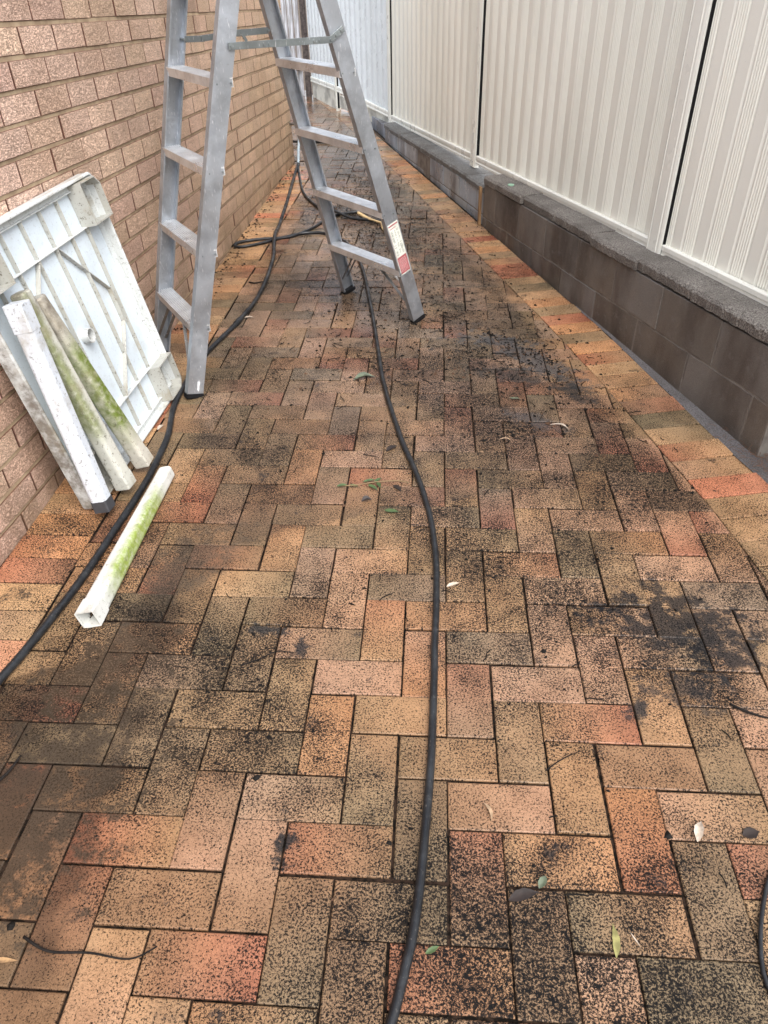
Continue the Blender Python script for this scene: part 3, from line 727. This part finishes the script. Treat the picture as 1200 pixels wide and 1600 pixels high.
# warning sticker on the right near rail: white panel of small dark writing over a red panel
rb, rt, rax, rwd, rn = rails['RN']
MSW = mat_plain('sticker_white', (.62, .64, .58), .5); MSR = mat_plain('sticker_red', (.36, .10, .11), .5, 0, .35, 90); MSB = mat_plain('sticker_print', (.04, .045, .045), .5); MSP = mat_plain('sticker_pale_print', (.75, .6, .58), .5)
def stk(z, du): return atz(rb, rt, z)-rn*.0009+rwd*du
def sq(z0, z1, w0, w1, lift, mat_i, bm):
    v = [bm.verts.new(stk(z, w)-rn*lift) for z, w in ((z0, w0), (z0, w1), (z1, w1), (z1, w0))]; f = bm.faces.new(v); f.material_index = mat_i
st = random.Random(4); bm = bmesh.new()
sq(.275, .525, -.031, .031, 0, 0, bm); sq(.280, .362, -.028, .028, .0004, 1, bm); sq(.512, .518, -.028, .028, .0004, 1, bm); sq(.500, .503, -.024, .012, .0004, 1, bm); sq(.366, .50, -.0298, -.0286, .0004, 1, bm)
z = .490
while z > .375:
    for c0, c1 in ((-.024, -.010), (-.004, .006), (.010, .024)):
        if st.random() < .78:
            a_ = c0+st.uniform(0, .004)
            while a_ < c1-.002:
                e_ = a_+st.uniform(.001, .004); sq(z-st.uniform(.0012, .003), z, a_, min(e_, c1), .0004, 2, bm); a_ = e_+st.uniform(.0006, .0016)
    z -= .0052
for (a_, b_) in () and ((.468, -.018), (.44, .004), (.415, .014), (.40, -.014)): sq(a_-.012, a_, b_-.006, b_+.005, .0006, 2, bm)
z = .352
while z > .290:
    a_ = -.024
    while a_ < .02:
        e_ = a_+st.uniform(.002, .007); sq(z-.0018, z, a_, min(e_, .025), .0008, 3, bm); a_ = e_+st.uniform(.001, .003)
    z -= .0068
s_ = child(obj('warning_sticker', bm, MSW, mats=[MSW, MSR, MSB, MSP]), lad); s_['label'] = 'worn white and red warning sticker on the nearer right rail'
# paint drip on the left near rail
lb, lt, lax, lwd, ln = rails['LN']; bm = bmesh.new(); pts = []
for k in range(18):
    a_ = 2*math.pi*k/18; r = .6+.5*noise.noise(Vector((math.cos(a_)*1.6, math.sin(a_)*1.6, 3))); pts.append(bm.verts.new(atz(lb, lt, .06)+lwd*(.010+.010*math.cos(a_)*r)+lax*(.033*math.sin(a_)*r)-ln*.0010))
bm.faces.new(pts); child(obj('paint_splash', bm, mat_plain('white_paint', (.75, .76, .78), .5)), lad)

# ------------------------------------------------------------------ upturned table top against the wall
tu = Vector((.031, 1.0, 0)).normalized(); tv = Vector((-.191, .006, .982)); tv = (tv-tu*tv.dot(tu)).normalized(); tn = tu.cross(tv)
TO = Vector((-1.228, 1.262, 0))+tu*.284
if tn.x < 0: tn = -tn
TM = Matrix(((tu.x, tv.x, tn.x, TO.x), (tu.y, tv.y, tn.y, TO.y), (tu.z, tv.z, tn.z, TO.z), (0, 0, 0, 1)))
tab = empty('plastic_table', None, 'white ribbed plastic table top standing on edge, underside out, against the brick wall', 'table top', mw=TM)
def tchild(o): o.parent = tab; return o
def TL(p): return TM @ Vector(p)
MTS = mat_plastic('table_sheet', None, .11, (.60, .68, .74)); MTR = mat_plastic('table_rib', None, .42, (.40, .40, .365)); MTE = mat_plastic('table_rim', None, .30, (.56, .585, .58), grime=(0, -.425, -.452, .03))
HW, HT = .458, .905
def rrect(w0, w1, h0, h1, r, n=6):
    out = []
    for cx, cy, a0 in ((w1-r, h0+r, -90), (w1-r, h1-r, 0), (w0+r, h1-r, 90), (w0+r, h0+r, 180)):
        for k in range(n+1):
            a = R_(a0+90*k/n); out.append((cx+r*math.cos(a), cy+r*math.sin(a)))
    return out
bm = bmesh.new(); o1 = rrect(-HW+.004, HW-.004, .004, HT-.004, .035)
f1 = [bm.verts.new((x, y, 0)) for x, y in o1]; f0 = [bm.verts.new((x, y, -.004)) for x, y in o1]; bm.faces.new(f1); bm.faces.new(f0[::-1])
for k in range(len(o1)): bm.faces.new((f0[k], f0[(k+1) % len(o1)], f1[(k+1) % len(o1)], f1[k]))
fixn(bm); tchild(obj('sheet', bm, MTS))
# rim: outer skirt, lip, inner ledge
bm = bmesh.new(); prof = [(0, -.006, .035), (0, .036, .035), (.004, .041, .032), (.009, .041, .029), (.011, .036, .028), (.013, .012, .026), (.030, .012, .020), (.032, .020, .019), (.035, .020, .018), (.037, .0005, .017)]
rings = [[bm.verts.new((x, y, z)) for x, y in rrect(-HW+d, HW-d, d, HT-d, max(.004, r-.013))] for d, z, r in prof]; n = len(rings[0])
for a, b in zip(rings, rings[1:]):
    for k in range(n): bm.faces.new((a[k], a[(k+1) % n], b[(k+1) % n], b[k]))
fixn(bm); tchild(obj('rim', bm, MTE))
def rib(bm, x0, y0, x1, y1, h=.017, w=.0042):
    d = Vector((x1-x0, y1-y0, 0)); L = d.length; d.normalize(); n_ = Vector((-d.y, d.x, 0)); c = Vector(((x0+x1)/2, (y0+y1)/2, h/2+.0003))
    quadbox(bm, c, d*L/2, n_*w/2, Z3*h/2)
rx = [-.316, -.19, -.064, .064, .19, .316]
for q in rx: bm = bmesh.new(); rib(bm, q, .038, q, HT-.038, .0165); bevel(bm, .0012, 1); tchild(obj('rib', bm, MTR))
for q in (.168, .745): bm = bmesh.new(); rib(bm, -HW+.04, q, HW-.04, q, .0195, .005); bevel(bm, .0012, 1); tchild(obj('rib', bm, MTE))
for p in ((.064, .745, .285, .52), (.285, .52, .285, .39), (.285, .39, .064, .168), (-.064, .745, -.285, .52), (-.285, .52, -.285, .39), (-.285, .39, -.064, .168)):
    bm = bmesh.new(); rib(bm, *p, .0178, .0036); bevel(bm, .001, 1); tchild(obj('rib', bm, MTR))
bm = bmesh.new(); N_ = 28
R2 = []
for rad, z in ((.026, 0), (.026, .030), (.0225, .030), (.0225, -.02)):
    R2.append([bm.verts.new((rad*math.cos(2*math.pi*k/N_), .449+rad*math.sin(2*math.pi*k/N_), z)) for k in range(N_)])
for a, b in zip(R2, R2[1:]):
    for k in range(N_): bm.faces.new((a[k], a[(k+1) % N_], b[(k+1) % N_], b[k]))
cpl = [bm.verts.new((.0225*math.cos(2*math.pi*k/N_), .449+.0225*math.sin(2*math.pi*k/N_), .0035)) for k in range(N_)]; f = bm.faces.new(cpl); f.material_index = 1  # dark brown disc closing the socket hole
fixn(bm); tchild(obj('parasol_socket', bm, None, mats=[MTE, mat_plain('socket_floor', (.09, .07, .055), .9)]))
for sx in (-1, 1):
    for lo in (0, 1):
        bm = bmesh.new(); x0, x1 = .300, HW-.006; y0, y1 = (.745, HT-.014) if lo else (.014, .168)
        ch = .030; out = [(x0, y0), (x1, y0), (x1, y1), (x0, y1)]
        out = [(x0, y0), (x1, y0), (x1, y1-ch), (x1-ch, y1), (x0, y1)] if lo else [(x0, y0), (x1-ch, y0), (x1, y0+ch), (x1, y1), (x0, y1)]
        if sx < 0: out = [(-x, y) for x, y in out][::-1]
        inn = inset(out, .005); hgt = .062
        lv = [[bm.verts.new((x, y, z)) for x, y in pp] for pp, z in ((out, .0008), (out, hgt), (inn, hgt), (inn, .004))]
        n = len(out)
        for a, b in zip(lv, lv[1:]):
            for k in range(n): bm.faces.new((a[k], a[(k+1) % n], b[(k+1) % n], b[k]))
        bm.faces.new(lv[3]); fixn(bm)
        tchild(obj('leg_socket', bm, MTR))

# ------------------------------------------------------------------ table legs
def leg(A, B, wA, wB, rollv, mat, label, collarA=0, collarB=0, foot=False, hollow=False, taper=.004):
    """leg from A (lower end) to B; local z runs A->B"""
    A, B = Vector(A), Vector(B); zax = (B-A).normalized(); xax = Vector(rollv); xax = (xax-zax*xax.dot(zax)).normalized(); yax = zax.cross(xax); L = (B-A).length
    mwx = Matrix(((xax.x, yax.x, zax.x, A.x), (xax.y, yax.y, zax.y, A.y), (xax.z, yax.z, zax.z, A.z), (0, 0, 0, 1)))
    root = empty('loose_table_leg', None, label, 'table leg', 'loose white plastic table legs', mwx)
    def loft(stations, name, m_, opn=False):
        bm = bmesh.new(); rs = []
        for z, w, r in stations:
            rs.append([bm.verts.new((x, y, z)) for x, y in rrect(-w/2, w/2, -w/2, w/2, r, 4)])
        n = len(rs[0])
        for a, b in zip(rs, rs[1:]):
            for k in range(n): bm.faces.new((a[k], a[(k+1) % n], b[(k+1) % n], b[k]))
        if not opn: bm.faces.new(rs[0])
        bm.faces.new(rs[-1]); fixn(bm)
        if opn:
            pass
        o = obj(name, bm, m_, smooth=False); o.parent = root
        for p in o.data.polygons: p.use_smooth = False
        return o
    zb = collarA; ze = L-collarB; sts = []
    for k in range(15):
        t = k/14; z = zb+(ze-zb)*t; w = wA+(wB-wA)*t; sts.append((z, w, w*.27))
    if not collarB: sts += [(L+.003, wB-.003, wB*.26), (L+.006, wB-.010, wB*.2)]
    loft(sts, 'shaft', mat)
    if collarA:
        w = wA-.001
        if hollow:
            loft([(.045, w-.008, .003), (0.0, w-.008, .003), (0, w+.001, .006), (.02, w+.001, .006), (collarA-.002, w+.001, .008), (collarA, w-.002, .008)][::1], 'collar', mat, True)
        else: loft([(0, w-.002, .004), (.002, w, .006), (collarA-.001, w, .008), (collarA+.001, w-.004, .01)], 'foot_cap' if foot else 'collar', MRUB2 if foot else mat)
    if collarB: loft([(ze-.001, wB-.004, .01), (ze+.001, wB+.001, .007), (L-.002, wB+.001, .006), (L, wB-.002, .004)], 'collar', mat)
    return root
MRUB2 = mat_plain('grey_black_cap', (.045, .045, .05), .6)
ML1 = mat_plastic('leg_bluish', (.15, .45, .55, .9, .9), .36, (.56, .60, .65), (.26, .24, .05))
ML2 = mat_plastic('leg_greenish', (.22, .72, .85, -1, .2), .38, (.48, .48, .43), (.17, .20, .05), .008, (2, .60, .70, .3))
ML3 = mat_plastic('leg_green', (.13, .52, 1.0, .5, 0), .36, (.48, .46, .40), (.13, .185, .012), .02, (2, .50, .58, .10))
ML4 = mat_plastic('leg_lime', (.13, .60, .95, 1, .5), .26, (.60, .61, .58), (.27, .36, .04), .004)
ntn = tn
leg((-1.154, 1.070, .028), TL((-.398, .715, .098)), .057, .059, (0, 1, .0), ML1, 'bluish white table leg with a dark foot cap, leaning in front of the other legs', .042, .085, True)
leg((-1.128, 1.205, .030), TL((-.318, .715, .070)), .060, .054, (0, 1, .5), ML2, 'middle leaning table leg, grey white with a faint green film', .052, 0)
leg((-1.110, 1.352, .030), TL((-.244, .672, .060)), .060, .054, (0, 1, .15), ML3, 'leaning table leg with the most dark green algae, right of the other two', .050, 0)
leg((-1.008, .552, .031), (-1.012, 1.300, .026), .060, .050, (1, 0, .25), ML4, 'white table leg with lime green algae lying on the paving by the hose', .062, 0, False, True)

# ------------------------------------------------------------------ hoses
def hose(name, P, r, label, bumps=(), cat='hose', mat=None, lift=()):
    pts = []
    for q in spline([(x, y, r+.001) for x, y in P], .02):
        z = r+.001+.0015*noise.noise(q*5+Vector((0, 0, 3)))
        for cx, cy, rad, h in lift:
            d = math.hypot(q.x-cx, q.y-cy); z += h*max(0, 1-(d/rad)**2)**2
        q.z = max(z, r*.97); q.x += .0015*noise.noise(q*9); pts.append(q)
    if bumps:
        root = empty(name, pts[0], label, cat)
        bm = bmesh.new(); tube(bm, pts, r, 14); child(obj('hose_line', bm, mat or MHOSE), root)
        for (bx_, by_, ln_, rr_, mt) in bumps:
            i = min(range(len(pts)), key=lambda k: (pts[k].x-bx_)**2+(pts[k].y-by_)**2); i = min(max(i, 2), len(pts)-3); T = (pts[i+1]-pts[i-1]).normalized(); c = pts[i]
            bm = bmesh.new(); tube(bm, [c+T*ln_*t for t in (-.5, -.42, -.40, -.1, -.09, .09, .1, .40, .42, .5)], lambda t: r*1.02+(rr_-r)*(1 if .08 < t < .92 else .3), 16); child(obj('coupling', bm, mt), root)
        return root
    bm = bmesh.new(); tube(bm, pts, r, 14); return tag(obj(name, bm, mat or MHOSE), label, cat)
hl = [(-1.25, .09), (-1.209, .227), (-1.17, .347), (-1.139, .507), (-1.108, .738), (-1.090, .999), (-1.078, 1.261), (-1.094, 1.571), (-1.135, 1.775), (-1.150, 1.981), (-1.137, 2.328), (-1.069, 2.715), (-1.036, 3.106), (-1.065, 3.651), (-1.137, 4.178), (-1.215, 5.088), (-1.30, 6.0), (-1.335, 6.45)]
hose('garden_hose', hl, .0118, 'thick black hose running along the left beside the wall and past the table legs', [(-1.069, 2.715, .07, .0148, MHOSE)], lift=[(-1.13, 4.13, .3, .026)])
hm = [(-.13, -.55), (-.112, -.408), (-.092, -.33), (-.066, -.198), (-.048, -.016), (-.036, .225), (-.031, .533), (-.028, .792), (-.044, 1.041), (-.092, 1.298), (-.174, 1.603), (-.264, 2.033), (-.32, 2.431), (-.388, 2.919), (-.491, 3.553), (-.602, 3.963), (-.76, 4.22), (-.915, 4.27), (-1.058, 4.19), (-1.208, 4.045), (-1.32, 3.97), (-1.377, 3.99), (-1.360, 4.068), (-1.219, 4.135), (-1.031, 4.19), (-.908, 4.397), (-.838, 4.62), (-.742, 4.74), (-.60, 4.80)]
hose('garden_hose', hm, .0096, 'black hose curving down the middle of the paving and looping under the ladder', lift=[(-1.08, 4.19, .001, 0)])
hb = [(-1.335, 6.40), (-1.248, 5.935), (-1.13, 5.38), (-.996, 5.025), (-.859, 4.805), (-.733, 4.666), (-.60, 4.60), (-.44, 4.56), (-.33, 4.56)]
hose('garden_hose', hb, .0096, 'thinner black hose from the house corner passing behind the ladder to the tan stick', lift=[(-.83, 4.72, .22, .024)])
cord = [(.80, .12), (.72, .0), (.655, -.06), (.612, -.13), (.585, -.196), (.572, -.251), (.578, -.305), (.60, -.4), (.66, -.5)]
hose('cable', cord, .0042, 'thin black cable at the lower right edge of the paving', cat='cable')
# tan stick
bm = bmesh.new(); P = spline([(-.62, 4.69, .03), (-.55, 4.60, .020), (-.47, 4.52, .016), (-.425, 4.455, .018), (-.405, 4.35, .018)], .01)
tube(bm, P, lambda t: .010+.003*math.sin(t*9)+(.008 if t > .8 else 0), 10)
tag(obj('stick', bm, mat_plain('tan_bark', (.50, .37, .20), .7, 0, .3, 40, .5, .002), smooth=True), 'pale tan stick with a knobbed end lying behind the ladder', 'stick')
# tap at the corner of the house
MBR = mat_plain('old_brass', (.16, .15, .14), .4, .6); MHB = mat_plain('pale_hose_fitting', (.32, .40, .46), .35)
tp = empty('garden_tap', (-1.36, 6.50, 0), 'small dark garden tap low on the far corner of the brick wall', 'tap')
bm = bmesh.new(); tube(bm, [Vector(p) for p in ((-1.41, 6.50, .33), (-1.355, 6.50, .33), (-1.335, 6.50, .325), (-1.328, 6.50, .30), (-1.326, 6.50, .275))], .012, 10); child(obj('tap_body', bm, MBR), tp)
bm = bmesh.new(); tube(bm, [Vector((-1.357, 6.50, .34)), Vector((-1.357, 6.50, .375))], .006, 8); tube(bm, [Vector((-1.357, 6.475, .378)), Vector((-1.357, 6.525, .378))], .007, 8); child(obj('tap_handle', bm, MBR), tp)
bm = bmesh.new(); tube(bm, spline([(-1.326, 6.50, .28), (-1.322, 6.50, .2), (-1.330, 6.47, .13), (-1.335, 6.44, .05), (-1.335, 6.42, .018)], .01), .013, 10); tag(obj('tap_hose', bm, MHB), 'short pale blue hose hanging from the corner tap to the paving', 'hose')

# ------------------------------------------------------------------ leaves, twigs, litter
LG, LTAN, LPALE, LDK, LYEL = mat_leaf('green_leaf', (.06, .10, .035)), mat_leaf('tan_leaf', (.42, .29, .18)), mat_leaf('pale_leaf', (.48, .40, .32)), mat_leaf('dark_leaf', (.022, .014, .011)), mat_leaf('yellow_leaf', (.26, .24, .085))
LGG = mat_leaf('grey_green_leaf', (.10, .125, .08))
def leafmesh(bm, x, y, L, w, ang, curl=.3, z=.004, jag=0.0, bend=.0):
    n = 9; rows = []; ca_, sa_ = math.cos(ang), math.sin(ang)
    for k in range(n+1):
        t = k/n; hw = w*math.sin(math.pi*min(1, t*1.02+.02))**.8*(1-.25*t)*(1+jag*noise.noise(Vector((x*90+k*1.7, y*50, 1)))); u_ = (t-.5)*L; vv = bend*L*math.sin(math.pi*t)
        zc = z+L*.06*math.sin(math.pi*t)*curl; r = []
        for q in (-1, -.5, 0, .5, 1):
            px, py = u_, vv+q*hw; r.append(bm.verts.new((x+px*ca_-py*sa_, y+px*sa_+py*ca_, zc+abs(q)*hw*curl*.8+.0012*noise.noise(Vector((px*60, py*60, x))))))
        rows.append(r)
    for a, b in zip(rows, rows[1:]):
        for i in range(4):
            try: f = bm.faces.new((a[i], a[i+1], b[i+1], b[i])); f.smooth = True
            except ValueError: pass
leaves = [
 (.533, .019, .052, .011, 1.15, LPALE, 'pale crumpled dead leaf on the paving at lower right, by the thin cable', .8, .05),
 (.313, -.208, .062, .008, 1.5, LYEL, 'wet yellow green leaf near the bottom edge of the paving', .2, -.05),
 (.087, .041, .045, .0045, -1.25, LTAN, 'thin curved tan leaf on an orange paver right of the middle hose', .6, .15),
 (.022, .765, .045, .008, .45, LPALE, 'whitish leaf just right of the middle hose', .5, 0),
 (-.181, 1.122, .052, .012, -.15, LG, 'broad green leaf on a purplish paver left of the middle hose', .3, 0),
 (-.355, 2.10, .10, .022, .35, LGG, 'dull green leaf near the top of the middle hose', .9, .1),
 (.455, 1.690, .085, .007, -.5, LPALE, 'long white curved leaf on the stained paving at right', .7, .22),
 (.300, 1.928, .05, .007, -.1, LGG, 'narrow grey green leaf just above the long white curved leaf', .3, 0),
 (.235, 1.585, .055, .004, -.3, LTAN, 'thin reddish tan curled leaf below the cement smear', .9, .25),
 (.150, -.135, .065, .013, .3, LDK, 'wet dark brown leaf at the bottom, under a grey one', .2, .05),
 (.190, -.105, .032, .009, 1.0, LGG, 'small grey leaf at the tip of the wet brown leaf', .6, 0),
 (-.031, -.243, .030, .006, .5, LG, 'small green leaf right of the middle hose at the bottom', .3, 0),
 (-1.150, 1.655, .045, .010, 1.3, LPALE, 'pale leaf beside the left hose near the ladder foot', .7, 0),
 (-1.030, 2.790, .060, .010, .2, LPALE, 'pale leaf by the coupling of the left hose', .5, .1),
 (.640, .020, .040, .014, .3, LDK, 'square dark red brown leaf beside the pale crumpled leaf', .2, 0),
 (-.20, 1.52, .06, .012, .8, LDK, 'dark leaf touching the middle hose', .3, .1),
 (-.27, 1.180, .040, .014, .4, LDK, 'dark brown curled leaf left of the broad green leaf', .9, .1),
 (-.17, 1.255, .05, .010, -.9, LDK, 'dark grey leaf on the grey paver by the green sprig', .4, .1),
 (.353, -.206, .030, .0016, -1.1, LPALE, 'thin white splinter beside the yellow green leaf', .3, .0),
]
for x, y, L, w, a, m_, lab, cu, be in leaves:
    bm = bmesh.new(); leafmesh(bm, 0, 0, L, w, a, cu, .0035, .35, be)
    for v in bm.verts: pass
    o = obj('leaf' if 'splinter' not in lab else 'splinter', bm, m_); o.location = (x, y, 0); tag(o, lab, 'leaf' if 'splinter' not in lab else 'splinter')
# green sprig
sg = empty('leafy_sprig', (-.25, 1.285, 0), 'small green leafy sprig left of the middle hose', 'sprig')
bm = bmesh.new(); tube(bm, spline([(-.37, 1.26, .006), (-.31, 1.265, .010), (-.25, 1.285, .009), (-.17, 1.30, .006), (-.13, 1.29, .005)], .01), .0018, 6); child(obj('stem', bm, mat_plain('sprig_stem', (.20, .14, .07), .7)), sg)
for (x, y, L, w, a) in ((-.365, 1.262, .04, .009, .2), (-.325, 1.262, .035, .008, -.15), (-.27, 1.295, .05, .008, .3), (-.255, 1.255, .05, .009, -.7), (-.24, 1.30, .04, .008, .9), (-.235, 1.27, .035, .009, -1.2)):
    bm = bmesh.new(); leafmesh(bm, x, y, L, w, a, .6, .006); child(obj('leaf', bm, LG), sg)
MTW = mat_plain('twig_bark', (.012, .010, .009), .8, 0, .4, 60, spec=.15)
for P, r, lab in (
    ([(-.545, .430), (-.50, .452), (-.46, .482), (-.41, .478)], .0022, 'thin dark twig by the black stain on the left of the paving'),
    ([(-.82, -.262), (-.76, -.285), (-.68, -.283), (-.60, -.290), (-.555, -.265)], .003, 'dark curved twig at the lower left of the paving'),
    ([(-1.045, .04), (-1.02, .085), (-1.012, .13)], .0045, 'short thick dark twig at the left edge of the picture'),
    ([(.70, .358), (.735, .333), (.79, .318), (.86, .33)], .0035, 'dark wiry twig at the right edge of the paving'),
    ([(.225, .150), (.265, .18), (.31, .205)], .0018, 'fine dark twig on a grey paver right of the hose'),
    ([(.215, 2.60), (.25, 2.57), (.26, 2.52), (.31, 2.53)], .003, 'forked dark twig near the right ladder foot'),
    ([(-.02, 2.84), (.03, 2.80), (.09, 2.83)], .003, 'small dark twig right of the ladder'),
    ([(-1.42+.28, 3.32), (-1.10, 3.30), (-1.06, 3.33)], .005, 'dark bark scrap on the left border course')):
    bm = bmesh.new(); tube(bm, spline([(x, y, r+.001+.002*(i % 2)) for i, (x, y) in enumerate(P)], .008), lambda t, r=r: r*(1-.5*t), 7); tag(obj('twig', bm, MTW), lab, 'twig')
# wood sliver at lower left
bm = bmesh.new(); leafmesh(bm, 0, 0, .07, .006, .05, .1, .005, .3); o = obj('wood_sliver', bm, MWOOD); o.location = (-.845, -.305, 0); tag(o, 'pale wood sliver at the bottom left corner', 'wood sliver')
# bottle cap
bm = bmesh.new(); c = FP(2.62, .035, capz(2.62)+.002); tube(bm, [c, c+Z3*.006, c+Z3*.008], lambda t: .020 if t < .9 else .017, 16)
tag(obj('bottle_cap', bm, mat_plain('mint_plastic', (.30, .50, .36), .5)), 'small mint green cap lying on the rough wall capping', 'cap')
# fine litter
lr = random.Random(11); bm = bmesh.new()
def chip(x, y, s):
    n = lr.randint(4, 6); a0 = lr.uniform(0, 6.28); h = s*lr.uniform(.25, .6); el = lr.uniform(.3, 1); ro = lr.uniform(0, 3.14)
    top = bm.verts.new((x, y, .0035+h)); ring = []
    for k in range(n):
        a = a0+2*math.pi*k/n; r = s*lr.uniform(.6, 1.2); px, py = r*math.cos(a), r*math.sin(a)*el
        ring.append(bm.verts.new((x+px*math.cos(ro)-py*math.sin(ro), y+px*math.sin(ro)+py*math.cos(ro), 0.001+lr.uniform(0, h*.3))))
    mi = 0 if lr.random() < .8 else 1
    for k in range(n): f = bm.faces.new((ring[k], ring[(k+1) % n], top)); f.material_index = mi
def strand(x, y, s):
    a = lr.uniform(0, 3.14); P = [Vector((x, y, .005))]
    for k in range(3):
        a += lr.uniform(-.6, .6); P.append(P[-1]+Vector((math.cos(a)*s/3, math.sin(a)*s/3, lr.uniform(-.001, .002))))
    for p in P: p.z = max(p.z, .0045)
    tube(bm, P, .0015, 4, False)
cl_ = [(.42, 2.3, .20, .20, 520), (.25, 2.55, .2, .2, 260), (.45, 1.75, .18, .14, 160), (-.6, 5.3, .18, .55, 900), (-.95, 5.0, .15, .3, 200), (-.25, 3.9, .28, .5, 700), (-.1, 3.0, .3, .4, 700), (-.45, 4.4, .2, .3, 700), (-.3, 2.6, .35, .4, 420), (-.1, 1.9, .5, .4, 200), (-.35, 2.3, .5, .35, 110), (.1, 1.3, .5, .4, 70), (.5, .6, .25, .4, 70), (-.5, .5, .5, .5, 60), (.45, 3.3, .15, .5, 60), (0, 0, .7, .4, 40), (.1, 4.6, .3, .5, 120), (-.9, 7.3, .4, .7, 160)]
for cx, cy, sx, sy, n in cl_:
    for _ in range(n):
        x, y = lr.gauss(cx, sx), lr.gauss(cy, sy)
        if x < -1.38 or (x+.28*y > 1.42): continue
        kk = lr.random(); s_k = lr.choice((.02, .03, .05))
        (chip if kk < .86 else (lambda x, y, s: strand(x, y, s_k)))(x, y, lr.choice((.003, .003, .004, .005, .006, .008)) if lr.random() < .93 else .011)
for _ in range(420):    # drift against the left wall
    y = lr.uniform(2.6, 6.5); x = -1.39+abs(lr.gauss(0, .05)); chip(x, y, lr.choice((.003, .005, .009, .012)))
for _ in range(200):    # drift against the right wall
    s = lr.uniform(.3, 5.5); p = FP(s, -abs(lr.gauss(0, .03)), 0); chip(p.x, p.y, lr.choice((.002, .003, .005)))
fixn(bm); tag(obj('leaf_litter', bm, None, mats=[mat_plain('litter_dark', (.009, .008, .007), .8, spec=.12), mat_plain('litter_brown', (.08, .045, .028), .8, spec=.15)]), 'dark crumbs of leaf and bark scattered over the paving', 'leaf litter', kind='stuff')
# pine needles by the near end of the block wall
bm = bmesh.new()
for _ in range(420):
    p = FP(lr.gauss(-.19, .11), lr.uniform(-.06, .14), lr.uniform(.004, .05)); a = lr.uniform(0, 3.14); d = Vector((math.cos(a), math.sin(a), lr.uniform(-.3, .3)))*lr.uniform(.012, .035)
    q = p+d; q.z = max(.003, q.z); tube(bm, [p, (p+q)/2+Z3*.003, q], .0008, 4, False)
tag(obj('pine_needles', bm, mat_leaf('needle', (.16, .08, .045))), 'heap of brown needles under the broken near corner of the block wall', 'needles', kind='stuff')
# far scraps seen through the ladder
bm = bmesh.new(); tube(bm, spline([(-1.62, 7.45, .02), (-1.45, 7.35, .03), (-1.30, 7.42, .015), (-1.05, 7.38, .01), (-.80, 7.40, .012)], .02), .012, 8)
tag(obj('branch', bm, MTW), 'thin dark fallen branch across the wet paving beyond the ladder', 'branch')
